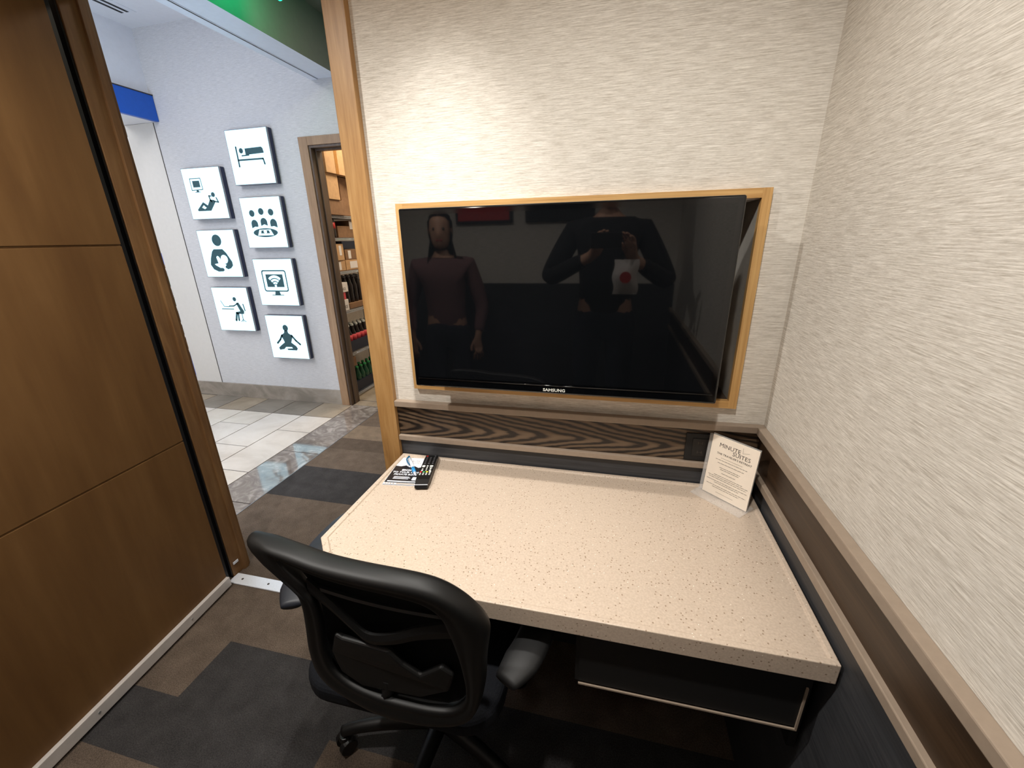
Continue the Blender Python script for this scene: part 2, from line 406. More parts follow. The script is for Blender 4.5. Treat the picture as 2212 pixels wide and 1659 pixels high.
# television wall (also the door wall): right of the frame, above the opening, left stub
def tv_wall():
    bm = B(); rx0, rx1, rz0, rz1 = -1.014, -.103, 1.017, 1.525
    box(bm, -1.115, rx0, 0, .14, 0, 3.1); box(bm, rx1, .12, 0, .14, 0, 3.1)
    box(bm, rx0, rx1, 0, .14, 0, rz0); box(bm, rx0, rx1, 0, .14, rz1, 3.1)
    box(bm, -2.16, -1.115, 0, .088, 2.235, 3.1); box(bm, -2.435, -2.116, 0, .088, 0, 3.1)
    return bm
structure('wall_tv', tv_wall(), M['wall'])['label'] = 'beige grasscloth wall holding the television'
structure('wall_right', bx(0, .12, -2.3, 0, 0, HC+.1), M['wall_y'])['label'] = 'beige grasscloth wall right of the desk'
structure('wall_left', bx(-2.27, -2.15, -2.3, 0, 0, HC+.1), M['wall_y'])
structure('wall_back', bx(-2.27, .12, -2.42, -2.3, 0, HC+.1), M['wall'])
structure('ceiling', bx(-2.27, .12, -2.42, .0, HC, HC+.1), M['ivory'])
# wainscot: television wall
xl, xr = -1.112, 0
bm = bx(xl, xr, -.006, 0, .822, .932); structure('trim_2', bm, M['ash'])['label'] = 'dark cathedral-grained wood band above the desk'
bm = bx(xl, xr, -.005, 0, 0, .807); structure('trim_3', bm, M['charcoal'])['label'] = 'charcoal laminate wainscot behind the desk'
bm = bx(xl, xr, -.022, 0, .930, .951); structure('trim_4', bm, M['taupe'], bevel=.0025)['label'] = 'taupe chair rail on the television wall'
bm = bx(xl, xr, -.017, 0, .805, .8235); structure('trim_5', bm, M['taupe'], bevel=.002)['label'] = 'lower taupe strip on the television wall'
# wainscot: right wall
ya = -2.3
bm = bx(-.006, 0, ya, -.006, .822, .932); structure('trim_6', bm, M['darkoak_y'])['label'] = 'dark brown wood band along the right wall'
bm = bx(-.005, 0, ya, -.006, 0, .807); structure('trim_7', bm, M['charcoal_y'])['label'] = 'charcoal laminate wainscot of the right wall'
bm = bx(-.022, 0, ya, -.021, .928, .951); structure('trim_8', bm, M['taupe'], bevel=.0025)['label'] = 'taupe chair rail along the right wall'
bm = bx(-.017, 0, ya, -.016, .803, .8235); structure('trim_9', bm, M['taupe'], bevel=.002)['label'] = 'lower taupe strip along the right wall'
# back and left walls: dark wainscot too
bm = bx(-2.15, 0, -2.3, -2.29, 0, 1.12); structure('trim_10', bm, M['charcoal'])
bm = bx(-2.15, -2.14, -2.29, -.99, 0, .93); structure('trim_11', bm, M['charcoal_y'])

# ------------------------------------------------------------------ door frame, leaf, threshold
def frame_post(x0, x1, y0, y1, z0, z1): return bx(x0, x1, y0, y1, z0, z1)
bm = B(); box(bm, -1.1775, -1.1135, -.02, .13, 0, 2.3); structure('trim_12', bm, M['honey'], bevel=.0015)['label'] = 'honey wood door post left of the television'
bm = B(); box(bm, -2.118, -2.055, -.0, .09, 0, 2.18); box(bm, -2.057, -2.046, .050, .075, 0, 2.172)
box(bm, -2.118, -1.1775, -.0, .09, 2.180, 2.235); box(bm, -2.057, -1.1775, .050, .075, 2.168, 2.181)
structure('trim_13', bm, M['jamb'], bevel=.0015)['label'] = 'brown wood door jamb and head on the hinge side'
# leaf: hinged at the left jamb, swung in against the left
th = math.atan(.097); hx, hy = -2.030, -.052
def leafpt(s_, off=0): # s along the leaf from the hinge, off toward the room
    return (hx+math.sin(th)*s_+math.cos(th)*off, hy-math.cos(th)*s_+math.sin(th)*off)
def leafbox(bm, s0, s1, o0, o1, z0, z1, mi=0):
    P = [leafpt(s0, o0), leafpt(s1, o0), leafpt(s1, o1), leafpt(s0, o1)]
    prism(bm, P, z0, z1, mi)
bm = B(); LW = .9; gz = (.7285, 1.4555); zs = [.012, gz[0]-.003, gz[0]+.003, gz[1]-.003, gz[1]+.003, 2.155]
leafbox(bm, 0, LW, -.045, -.004, .012, 2.155)
for a, b in ((zs[0], zs[1]), (zs[2], zs[3]), (zs[4], zs[5])): leafbox(bm, 0, LW, -.006, 0, a, b)
door = structure('door_1', bm, M['door'], bevel=.001); door['label'] = 'open brown wood door leaf with horizontal grooves'
bm = B(); leafbox(bm, 0, LW, 0, .016, .012, .056); obj('door_sweep', bm, M['sweep'], door, bevel=.002)
for s_ in (.2, .55, .8):
    c0 = leafpt(s_, .0155); c1 = leafpt(s_, .018); bm = B(); cyl(bm, (c0[0], c0[1], .036), (c1[0], c1[1], .036), .004, n=12)
    obj('screw', bm, M['steel'], door)
bm = B(); leafbox(bm, -.022, -.002, -.04, -.012, .02, 2.15); obj('edge_seal', bm, M['cable'], door)
bm = B(); leafbox(bm, LW-.08, LW-.05, 0, .03, 1.0, 1.03); leafbox(bm, LW-.17, LW-.05, .03, .045, 1.005, 1.025); obj('door_handle', bm, M['alu'], door, bevel=.003)
bm = B(); box(bm, -2.052, -2.0485, .008, .034, .062, .074); structure('trim_14', bm, M['alu'], bevel=.0005)['label'] = 'tiny metal clip low on the hinge jamb'
# dark gap between leaf and jamb
bm = B(); box(bm, -2.116, -2.06, -.006, -.001, .0, 2.17); structure('trim_15', bm, M['cable'])['label'] = 'dark seal strip beside the open door'
bm = B(); prism(bm, [(-2.052,-.036),(-1.178,-.036),(-1.178,.02),(-2.052,.02)], .0, .006); thr = structure('trim_16', bm, M['alu'], bevel=.002); thr['label'] = 'metal threshold across the doorway with two screws showing'
for x in (-2.0, -1.86, -1.6, -1.35):
    bm = B(); cyl(bm, (x, -.008, .0055), (x, -.008, .0068), .005, n=14); obj('screw', bm, M['ink'], thr)

# ------------------------------------------------------------------ desk
dk = empty('desk', (-.56, -.28, 0), 'built-in desk with speckled cream stone top under the television', 'desk')
out = [(-1.107,-.009),(-.011,-.009),(-.011,-.552),(-1.016,-.552),(-1.107,-.452)]
bm = B(); prism(bm, out, .706, .7505); bmesh.ops.recalc_face_normals(bm, faces=bm.faces[:])
top = [f for f in bm.faces if all(abs(v.co.z-.7505) < 1e-6 for v in f.verts)]
bmesh.ops.inset_region(bm, faces=top, thickness=.016, depth=0)
bmesh.ops.inset_region(bm, faces=top, thickness=.0025, depth=-.0042)
obj('worktop', bm, M['quartz'], dk, bevel=.0018)
bm = B(); box(bm, -.46, -.028, -.525, -.10, .545, .703)
dr = obj('drawer', bm, M['blackm'], dk, bevel=.001)
bm = B(); box(bm, -.452, -.036, -.530, -.525, .552, .697); obj('drawer_front', bm, M['blackm'], dr)
bm = B(); box(bm, -.452, -.036, -.5335, -.530, .545, .5485); box(bm, -.0395, -.036, -.5335, -.530, .5485, .66); obj('edge_trim', bm, M['taupe'], dr)
bm = B(); box(bm, -1.03, -.47, -.47, -.445, .66, .705); box(bm, -1.07, -1.03, -.43, -.03, .66, .705); obj('under_frame', bm, M['blackm'], dk)
obj('support_panel', bx(-1.09, -1.065, -.06, -.008, 0, .705), M['charcoal'], dk); obj('support_panel', bx(-.026, -.012, -.5, -.008, .45, .705), M['blackm'], dk)

# ------------------------------------------------------------------ television and its surround
fr = empty('television_surround', (-.5585, 0, 1.27), 'light oak picture-style frame set in the wall around the television', 'frame')
x0, x1, z0, z1, w, e = -1.035, -.082, .998, 1.548, .021, .016
obj('top_rail', bx(x0, x1, -e, .0, z1-w, z1), M['oak'], fr); obj('bottom_rail', bx(x0, x1, -e, .0, z0, z0+w), M['oak'], fr)
obj('side_rail', bx(x0, x0+w, -e-.0004, .0, z0, z1), M['oak_v'], fr); obj('side_rail', bx(x1-w, x1, -e-.0004, .0, z0, z1), M['oak_v'], fr)
bm = B(); box(bm, x0+w, x1-w, .120, .128, z0+w, z1-w, 1)
box(bm, x1-w, x1-w+.006, 0, .12, z0+w, z1-w); box(bm, x0+w-.006, x0+w, 0, .12, z0+w, z1-w); box(bm, x0+w, x1-w, 0, .12, z0+w-.006, z0+w); box(bm, x0+w, x1-w, 0, .12, z1-w, z1-w+.006)
obj('recess_lining', bm, [plain('dark_brown_lining', (58,44,33), .5), M['blackm']], fr)
tvx0, tvx1, tvz0, tvz1, ty = -.9745, -.1605, 1.0475, 1.5275, -.12
tv = empty('television', (-.57, ty, 1.28), 'black flat-screen television mounted on the beige wall', 'television')
bm = B(); box(bm, tvx0, tvx1, ty, ty+.022, tvz0, tvz1); obj('bezel', bm, M['gloss'], tv, bevel=.005, seg=4)
bm = B(); box(bm, tvx0+.006, tvx1-.006, ty+.022, ty+.05, tvz0+.006, tvz1-.006); box(bm, tvx0+.06, tvx1-.06, ty+.05, ty+.085, tvz0+.05, tvz1-.05); obj('back_housing', bm, M['black'], tv, bevel=.006)
bm = B(); box(bm, tvx0+.016, tvx1-.016, ty-.0015, ty+.001, tvz0+.030, tvz1-.016); obj('screen', bm, M['screen'], tv)
bm = B(); cyl(bm, (tvx0+.012, ty-.0012, tvz0+.0245), (tvx1-.012, ty-.0012, tvz0+.0245), .0016, n=10); obj('lower_trim', bm, M['gloss'], tv, smooth=True)
bm = B(); FL = Flat(bm, (-.567, ty-.0002, tvz0+.008), (1, 0, 0), (0, 0, 1)); FL.text('SAMSUNG', 0, 0, .0115, h1=.0006, sx=1.15, bold=.0003); obj('brand_lettering', bm, M['btn'], tv)
bm = B(); box(bm, -.70, -.44, .08, .12, 1.18, 1.38); cyl(bm, (-.57, -.05, 1.28), (-.57, .09, 1.28), .03); obj('wall_mount', bm, M['blackm'], tv)

# outlet in the wood band
ou = empty('power_outlet', (-.16, -.006, .868), 'black electrical outlet in the wood band left of the upright sign', 'outlet')
obj('cover_plate', bx(-.197, -.118, -.011, -.006, .827, .913), M['blackm'], ou, bevel=.0015)
bm = B(); box(bm, -.178, -.137, -.0125, -.011, .842, .898); obj('socket_insert', bm, M['black'], ou, bevel=.001)
for zc in (.855, .884):
    bm = B()
    box(bm, -.164, -.162, -.0128, -.0124, zc-.004, zc+.004); box(bm, -.153, -.151, -.0128, -.0124, zc-.004, zc+.004); box(bm, -.162, -.153, -.01272, -.0124, zc-.0005, zc+.0005)
    obj('socket_slot', bm, M['ink'], ou)

# ------------------------------------------------------------------ things on the desk
DT = .7465
# acrylic sign: base from (-.165,-.063) to (-.06,-.148)
A, Bp = Vector((-.142, -.039, 0)), Vector((-.049, -.128, 0))
r = (Bp-A).normalized(); nrm = Vector((0, 0, 1)).cross(r)*-1
if nrm.y > 0: nrm = -nrm
lean = .10; up = (Vector((0, 0, 1))-nrm*lean).normalized()
cen = (A+Bp)/2
sg = empty('sign_holder', (cen.x, cen.y, DT), 'upright clear acrylic sign holder with a printed page on the desk corner', 'sign')
W2, HH = .064, .178
def sbox(bm, a0, a1, d0, d1, h0, h1, leaned=True):
    vs = []
    for h in (h0, h1):
        for a, d in ((a0, d0), (a1, d0), (a1, d1), (a0, d1)):
            p = cen+r*a+nrm*d+((up*h) if leaned else Vector((0, 0, h)))
            vs.append(bm.verts.new(p+Vector((0, 0, DT))))
    for q in ((0,1,2,3),(4,5,6,7),(0,1,5,4),(1,2,6,5),(2,3,7,6),(3,0,4,7)): bm.faces.new([vs[i] for i in q])
bm = B(); sbox(bm, -W2-.001, W2+.001, -.0030, -.0016, .002, HH+.003); obj('back_sheet', bm, M['acrylic'], sg)
bm = B(); sbox(bm, -W2-.014, W2+.004, -.032, .036, 0, .0042, False); sbox(bm, -W2-.010, -W2-.001, -.002, .002, .004, HH, True); obj('base', bm, M['acrylic'], sg, bevel=.001)
bm = B(); sbox(bm, -W2, W2, -.0012, .0006, .004, HH); pg = obj('printed_page', bm, M['paper'], sg, label='cream page with thin grey lettering')
if True:
    rr_ = r if r.cross(up).dot(nrm) > 0 else -r
    o0 = cen+nrm*.0008+Vector((0, 0, DT)); 
    bm = B(); FL = Flat(bm, o0, rr_, up)
    FL.text('MINUTE', -.012, .150, .0165, h1=0.0, sx=1.0); FL.text('SUITES', .022, .138, .0165, h1=0.0)
    FL.text("THE TRAVELER'S RETREAT", .004, .128, .0075, h1=0.0, sx=1.1, bold=.0001)
    FL.stroke([(.022, .170), (.023, .155), (.040, .161)], .0005, h0=-.0001, h1=0)
    random.seed(3)
    for yy, w_ in ((.112, .088), (.103, .074), (.091, .058), (.086, .052), (.076, .040), (.066, .08), (.061, .112), (.056, .106), (.048, .116), (.043, .07), (.034, .112), (.029, .076)):
        x = -w_/2
        while x < w_/2:
            l = random.uniform(.004, .011); FL.rect(x, yy, min(x+l, w_/2), yy+.0011, h0=-.0001, h1=0); x += l+.0016
    obj('lettering', bm, M['ink'], pg)
    bm = B(); FL = Flat(bm, o0, rr_, up)
    for k in range(14): FL.rect(-.03+k*.0043, .119, -.03+k*.0043+.0033, .1202, h0=-.0001, h1=0)
    obj('faint_lettering', bm, M['ink_l'], pg)
    bm = B(); FL = Flat(bm, o0, rr_, up)
    for k in range(12): FL.rect(-.025+k*.0042, .016, -.025+k*.0042+.0032, .0172, h0=-.0001, h1=0)
    obj('faint_lettering', bm, M['ink_l'], pg)
# flyer
c_tl, c_bl, c_br = Vector((-1.096, -.028, 0)), Vector((-1.082, -.199, 0)), Vector((-.975, -.187, 0))
cr = (c_br-c_bl).normalized(); cu_ = Vector((0, 0, 1)).cross(cr)
Wc, Hc = .108, .166
fo = c_bl+Vector((0, 0, DT))
fl = empty('flyer', tuple(fo+cr*.05+cu_*.08), 'black and white flyer lying at the back left of the desk under a pen', 'flyer')
bm = B(); FL = Flat(bm, fo, cr, cu_); FL.rect(0, 0, Wc, Hc, h0=0, h1=.0006); obj('sheet', bm, M['card_white'], fl)
bm = B(); FL = Flat(bm, fo, cr, cu_); FL.rect(.001, .014, Wc-.001, .098, h0=.0006, h1=.0008)
FL.poly([(.001,.098),(.001,.112),(.02,.109),(.035,.116),(.05,.106),(.066,.113),(.08,.104),(.107,.118),(.107,.098)], h0=.0006, h1=.0008)
FL.rect(.001, .001, Wc-.001, .0035, h0=.0006, h1=.0008); obj('dark_print', bm, M['card_dark'], fl)
bm = B(); FL = Flat(bm, fo, cr, cu_)
FL.text('ESCAPE', .052, .083, .0125, h1=.001, bold=.0006); FL.text('TO YOUR OWN', .052, .070, .0125, h1=.001, bold=.0004); FL.text('PRIVATE SUITE', .052, .057, .0115, h1=.001, bold=.0004)
for yy, w_ in ((.046, .05), (.0405, .055), (.035, .05)): FL.rect(.02, yy, .02+w_, yy+.0025, h0=.0008, h1=.001)
FL.rect(.008, .0185, .1, .024, h0=.0008, h1=.001); FL.rrect(.082, .03, .101, .048, .003, h0=.0008, h1=.001); obj('white_lettering', bm, M['card_white'], fl)
bm = B(); FL = Flat(bm, fo, cr, cu_); FL.text('MINUTE', .05, .140, .013, h1=.0009); FL.text('SUITES', .063, .128, .012, h1=.0009); obj('grey_lettering', bm, M['ink_l'], fl)
bm = B(); FL = Flat(bm, fo, cr, cu_)
for i, cx in enumerate((.008, .016, .024, .033)): FL.circle(cx, .009, .003, h0=.0006, h1=.0009)
FL.rect(.042, .006, .1, .012, h0=.0006, h1=.0009); obj('footer_print', bm, M['ink_l'], fl)
# remote control
ra, rb = Vector((-.950, -.203, 0)), Vector((-.992, -.020, 0))      # near and far ends of its axis
rd = (rb-ra).normalized(); rs = rd.cross(Vector((0, 0, 1))); RL = .186
rc = empty('remote_control', tuple(ra+rd*RL/2+Vector((0, 0, DT))), 'black television remote control lying on the desk beside the flyer', 'remote control')
def rem(u, v, h): return ra+rd*u+rs*v+Vector((0, 0, DT+.0012+h))
bm = B(); secs = [(0, .017, .006, .004), (.004, .0205, .0, .013), (.03, .0225, 0, .0185), (.10, .0225, 0, .0165), (.16, .0225, 0, .0155), (RL-.004, .0215, 0, .0145), (RL, .019, .003, .012)]
rings = []
for u, hw, z0_, z1_ in secs:
    rings.append([bm.verts.new(rem(u, v, h)) for v, h in ((-hw*.82, z0_), (hw*.82, z0_), (hw, z0_+(z1_-z0_)*.45), (hw*.93, z1_), (-hw*.93, z1_), (-hw, z0_+(z1_-z0_)*.45))])
for a, b in zip(rings, rings[1:]):
    for k in range(6): bm.faces.new((a[k], a[(k+1) % 6], b[(k+1) % 6], b[k]))
bm.faces.new(rings[0]); bm.faces.new(rings[-1]); obj('body', bm, M['black'], rc, bevel=.0012)
def rtop(u): return .0185-(u-.03)/(RL-.03)*.004
def button(u, v, w_, l_, m, h=.0012):
    bm = B(); c = rem(u, v, rtop(u)); FLb = Flat(bm, c, rs, rd); FLb.rrect(-w_/2, -l_/2, w_/2, l_/2, min(w_, l_)*.3, n=3, h0=-.001, h1=h)
    obj('button', bm, m, rc)
button(.176, -.014, .006, .0055, M['red']); button(.176, .013, .005, .004, M['btn_grey'])
for i in range(4):
    for j in range(3): button(.165-i*.0095, (j-1)*.0125, .0062, .0034, M['btn_grey'] if i < 2 else M['btn_grey'])
for j in range(3): button(.126, (j-1)*.0125, .0055, .006, M['btn_grey'])
button(.108, -.0125, .0095, .011, M['btn']); button(.109, 0, .0055, .0055, M['btn']); button(.108, .0125, .0105, .008, M['btn'])
button(.099, 0, .0045, .004, M['btn']); button(.0965, .0125, .008, .003, M['btn'])
for j in range(3): button(.090, (j-1)*.0125, .0045, .004, M['btn'])
button(.081, -.0125, .006, .005, M['btn']); button(.081, 0, .004, .003, M['btn']); button(.081, .0125, .007, .005, M['btn'])
for j, m in enumerate((M['red'], M['green'], M['yellow'], M['btn'])): button(.072, -.0145+j*.0097, .0066, .006, m)
for i in (0, 1):
    for j in range(4): button(.0635-i*.0075, -.0145+j*.0097, .005, .0036, M['btn'])
bm = B(); FLb = Flat(bm, rem(.006, 0, .0128), rs, (rd*1+Vector((0, 0, .25)))); FLb.rect(-.0195, 0, .0195, .002, h0=-.0005, h1=.0008); obj('end_trim', bm, M['alu'], rc)
# pen
pa, pb = Vector((-1.072, -.036, DT+.0085)), Vector((-.998, -.139, DT+.0058))
pd = (pb-pa).normalized(); PLn = (pb-pa).length
pn = empty('pen', tuple((pa+pb)/2), 'blue and white ballpoint pen lying diagonally across the flyer', 'pen')
def pp(t): return pa+pd*PLn*t
bm = B(); cyl(bm, pp(.12), pp(.62), .0052, n=18); obj('barrel', bm, M['pen_white'], pn, smooth=True)
bm = B(); cyl(bm, pp(.62), pp(.86), .0057, n=18); obj('grip', bm, M['pen_blue'], pn, smooth=True)
bm = B(); cyl(bm, pp(.86), pp(1.0), .005, .0015, n=18); obj('tip', bm, M['alu'], pn, smooth=True)
bm = B(); cyl(bm, pp(0), pp(.12), .0035, n=14); side = pd.cross(Vector((0, 0, 1)))
tube(bm, catmull([pp(.02)+side*.001, pp(.10)+side*.009, pp(.26)+side*.010, pp(.42)+side*.007]), .0022, n=8); obj('clip', bm, M['pen_teal'], pn, smooth=True)

# ------------------------------------------------------------------ office chair
HUB = Vector((-.85, -.415, 0))
ch = empty('office_chair', tuple(HUB), 'black mesh-back swivel office chair pushed up to the desk', 'chair')
XC = -.83
def by(x, z): return -.690+.35*(x-XC)**2+(.93-z)*.06
outer_c = [(-1.066,.930),(-1.088,.916),(-1.078,.898),(-1.034,.886),(-.997,.870),(-.978,.846),(-.972,.803),(-.981,.739),(-.993,.670),(-.995,.600),(-.974,.562),(-.943,.543),(-.904,.527),(-.855,.511),(-.792,.506),(-.723,.514),(-.669,.534),(-.641,.572),(-.625,.642),(-.617,.722),(-.610,.770),(-.608,.800),(-.614,.825),(-.628,.848),(-.650,.872),(-.680,.893),(-.715,.905),(-.765,.911),(-.830,.914),(-.905,.918),(-.975,.927)]
inner_c = [(-1.009,.910),(-.979,.893),(-.961,.872),(-.946,.844),(-.937,.798),(-.942,.737),(-.949,.680),(-.942,.631),(-.918,.602),(-.885,.587),(-.833,.577),(-.782,.574),(-.733,.573),(-.691,.580),(-.663,.607),(-.655,.652),(-.660,.718),(-.668,.766),(-.677,.806),(-.683,.832),(-.696,.852),(-.718,.866),(-.752,.874),(-.790,.879),(-.832,.882),(-.895,.888),(-.955,.898)]
CX, CZ = -.80, .75
def ray_hit(curve, a):
    d = Vector((math.cos(a), math.sin(a))); best = 0
    for p, q in zip(curve, curve[1:]+curve[:1]):
        p = Vector((p[0]-CX, p[1]-CZ)); q = Vector((q[0]-CX, q[1]-CZ)); e = q-p; den = d.x*e.y-d.y*e.x
        if abs(den) < 1e-9: continue
        t = (p.x*e.y-p.y*e.x)/den; u = (p.x*d.y-p.y*d.x)/den
        if t > 0 and -1e-6 <= u <= 1+1e-6: best = max(best, t)
    return best
def smooth2(c): return [(v.x, v.y) for v in catmull([(x, z, 0) for x, z in c], 4, True)]
oc, ic = smooth2(outer_c), smooth2(inner_c)
PROF = [(0, .036), (-.012, .020), (.0, .004), (.14, -.006), (.42, -.009), (.62, -.004), (.74, -.004), (.92, -.006), (1.0, .004), (.96, .024), (.5, .032)]
bm = B(); NA = 132; rings = []
for i in range(NA):
    a = 2*PI*i/NA; ro, ri = ray_hit(oc, a), ray_hit(ic, a); rg = []
    for s_, dy in PROF:
        q = ro+(ri-ro)*s_ if s_ >= 0 else ro-s_*.2
        x, z = CX+math.cos(a)*q, CZ+math.sin(a)*q; rg.append(bm.verts.new((x, by(x, z)+dy, z)))
    rings.append(rg)
for i in range(NA):
    A_, B_ = rings[i], rings[(i+1) % NA]
    for k in range(len(PROF)): bm.faces.new((A_[k], A_[(k+1) % len(PROF)], B_[(k+1) % len(PROF)], B_[k]))
obj('backrest_frame', bm, M['chair'], ch, smooth=True, sub=1)
PP = [Vector((x, 0, z)) for x, z in ic]
def side_x(z, left):
    best = None
    for a, b in zip(PP, PP[1:]+PP[:1]):
        if (a.z-z)*(b.z-z) <= 0 and a.z != b.z:
            t = (z-a.z)/(b.z-a.z); x = a.x+(b.x-a.x)*t
            if best is None or (x < best if left else x > best): best = x
    return best
bm = B(); nz, nx = 26, 22; grid = []
for i in range(nz):
    z = .577+(.885-.577)*i/(nz-1); xa_, xb_ = side_x(z, True), side_x(z, False); row = []
    xa_ = xa_ if xa_ is not None else -.95; xb_ = xb_ if xb_ is not None else -.7
    for j in range(nx):
        t = j/(nx-1); x = xa_+(xb_-xa_)*t; row.append(bm.verts.new((x, by(x, z)+.014+.035*math.sin(PI*t)*math.sin(PI*min(1, i/(nz-1)*1.0))*.8, z)))
    grid.append(row)
for i in range(nz-1):
    for j in range(nx-1): bm.faces.new((grid[i][j], grid[i][j+1], grid[i+1][j+1], grid[i+1][j]))
bmesh.ops.solidify(bm, geom=bm.faces[:], thickness=.003)
obj('back_mesh', bm, M['mesh'], ch, smooth=True)
def back_strip(name, pts, w, dy, th=.006):
    bm = B(); L = catmull([Vector((x, by(x, z)+dy, z)) for x, z in pts], 6); n = len(L); R_ = []
    for i, p in enumerate(L):
        hw = w(i/(n-1)) if callable(w) else w
        R_.append([bm.verts.new(p+Vector((0, oy, oz))) for oy, oz in ((0, hw), (-.003, 0), (0, -hw), (th, -hw), (th, hw))])
    for a, b in zip(R_, R_[1:]):
        for k in range(5): bm.faces.new((a[k], a[(k+1) % 5], b[(k+1) % 5], b[k]))
    bm.faces.new(R_[0]); bm.faces.new(R_[-1]); return obj(name, bm, M['chair'], ch, smooth=False)
back_strip('lumbar_bar', [(-.945,.850),(-.905,.815),(-.87,.775),(-.837,.745),(-.785,.757),(-.735,.782),(-.672,.800)], lambda t: .018-.006*math.sin(PI*t), .004)
back_strip('upper_slat', [(-.93,.845),(-.85,.838),(-.77,.832),(-.68,.826)], .004, .008)
bm = B(); L = [Vector((x, by(x, z)+.002, z)) for x, z in ((-.915,.735),(-.90,.728),(-.80,.722),(-.775,.69),(-.745,.665),(-.70,.70),(-.675,.68),(-.69,.63),(-.75,.598),(-.88,.592),(-.925,.62),(-.935,.68))]
vsA = [bm.verts.new(p) for p in L]; vsB = [bm.verts.new(p+Vector((0, .014, 0))) for p in L]; bm.faces.new(vsA); bm.faces.new(vsB)
for i in range(len(L)): bm.faces.new((vsA[i], vsA[(i+1) % len(L)], vsB[(i+1) % len(L)], vsB[i]))
obj('lumbar_plate', bm, M['chair'], ch, bevel=.006, seg=3)
bm = B(); tube(bm, catmull([(-.83,-.640,.62),(-.835,-.640,.54),(-.84,-.620,.46),(-.85,-.55,.405),(-.85,-.42,.40)], 6), [.018]*25, n=12, flat=1.6); obj('back_bracket', bm, M['chair'], ch, smooth=True)
# seat
bm = B(); prism(bm, rr_pts(-1.100, -.635, -.612, -.17, .085, 8), .440, .500)
obj('seat', bm, M['fabric'], ch, bevel=.022, seg=5)
bm = B(); prism(bm, rr_pts(-1.07, -.615, -.632, -.20, .08, 6), .415, .441); box(bm, -.95, -.75, -.52, -.3, .375, .416); obj('seat_pan', bm, M['chair'], ch, bevel=.006)
bm = B(); cyl(bm, (-.85,-.415,.20), (-.85,-.415,.38), .016, n=20); cyl(bm, (-.85,-.415,.085), (-.85,-.415,.24), .026, n=20); obj('gas_lift', bm, M['black'], ch, smooth=False)
for sgn in (-1, 1):
    X0 = -.85
    mx = lambda x: X0+sgn*(x)
    dyz = Vector((0, -.05, -.02)) if sgn > 0 else Vector((0, 0, 0))
    pts = [(mx(.262), -.575, .655), (mx(.295), -.50, .660), (mx(.312), -.40, .664), (mx(.312), -.30, .664), (mx(.295), -.225, .660)]
    ar_ = B(); tube(ar_, catmull([(mx(.30),-.44,.65+dyz.z),(mx(.305),-.46,.56),(mx(.27),-.43,.47),(mx(.20),-.40,.43)], 6), .014, n=10, flat=1.8)
    tube(ar_, catmull([(mx(.31),-.38,.65+dyz.z),(mx(.305),-.38,.56),(mx(.27),-.40,.47)], 6), .011, n=10, flat=1.5)
    a_ = obj('armrest', ar_, M['chair'], ch, smooth=True)
    bm = B(); C_ = [q+dyz for q in catmull(pts, 6)]; n_ = len(C_); tube(bm, C_, [.0155*(.62+.38*min(1, min(i, n_-1-i)/4)) for i in range(n_)], n=14, flat=2.45); obj('arm_pad', bm, M['pad'] if sgn < 0 else M['blackm'], a_, smooth=True)  # right pad takes a darker black: its dimness is put into the colour
for k, ang in enumerate((-165, -93, -21, 51, 123)):
    a = R(ang); d = Vector((math.cos(a), math.sin(a), 0)); s_ = Vector((-d.y, d.x, 0))
    bm = B(); P = [HUB+d*t+Vector((0, 0, z)) for t, z in ((.0,.105),(.08,.108),(.16,.104),(.24,.092),(.295,.074))]
    tube(bm, catmull(P, 4), [.026-.010*i/16 for i in range(17)], n=10, flat=.95); lg = obj('leg', bm, M['chair'], ch, smooth=True)
    e_ = HUB+d*.292; ca = R(ang+random.choice((40, 70, -50))); cdv = Vector((math.cos(ca), math.sin(ca), 0))
    bm = B()
    for t in (-1, 1): cyl(bm, e_+cdv*t*.009+Vector((0, 0, .0265)), e_+cdv*t*.026+Vector((0, 0, .0265)), .0262, .024, n=22)
    cyl(bm, e_+Vector((0, 0, .03)), e_+Vector((0, 0, .08)), .006, n=10)
    cyl(bm, e_+Vector((0, 0, .045)), e_+Vector((0, 0, .060)), .02, .016, n=16)
    obj('caster', bm, M['black'], lg, bevel=.004)

# ------------------------------------------------------------------ corridor shell
XF = -4.181
dx0, dx1, dz = -2.772, -1.90, 2.157
def far_wall():
    bm = B(); box(bm, XF-.12, dx0, D, D+.12, 0, 3.05); box(bm, dx0, dx1, D, D+.12, dz, 3.05); box(bm, dx1, -.9, D, D+.12, 0, 3.05); return bm
structure('wall_far', far_wall(), M['wall_far'])['label'] = 'grey grasscloth corridor wall with the lit signs'
structure('wall_storefront', bx(XF-.12, XF, -2.3, D, 2.607, 3.05), M['white'])['label'] = 'white bulkhead above the blue shop fascia'
structure('ceiling.001', bx(-7.2, -2.62, -2.3, 4.2, 3.05, 3.12), M['white'])['label'] = 'white corridor ceiling'
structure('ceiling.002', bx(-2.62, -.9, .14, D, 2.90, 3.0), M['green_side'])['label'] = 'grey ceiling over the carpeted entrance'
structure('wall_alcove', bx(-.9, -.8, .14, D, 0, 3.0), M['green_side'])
structure('wall_corridor_end', bx(-4.2, -2.5, -2.42, -2.3, 0, 3.1), M['white'])
structure('wall_store_end', bx(-7.3, -7.2, -2.3, 4.2, 0, 3.1), M['white'])
structure('wall_store_back', bx(-7.3, -1.2, 4.2, 4.3, 0, 3.1), M['white'])
structure('wall_store_side', bx(-7.3, -4.2, -2.42, -2.3, 0, 3.1), M['white'])
structure('wall_outer', bx(-2.5, -2.27, -2.3, 0, 0, 3.1), M['white'])
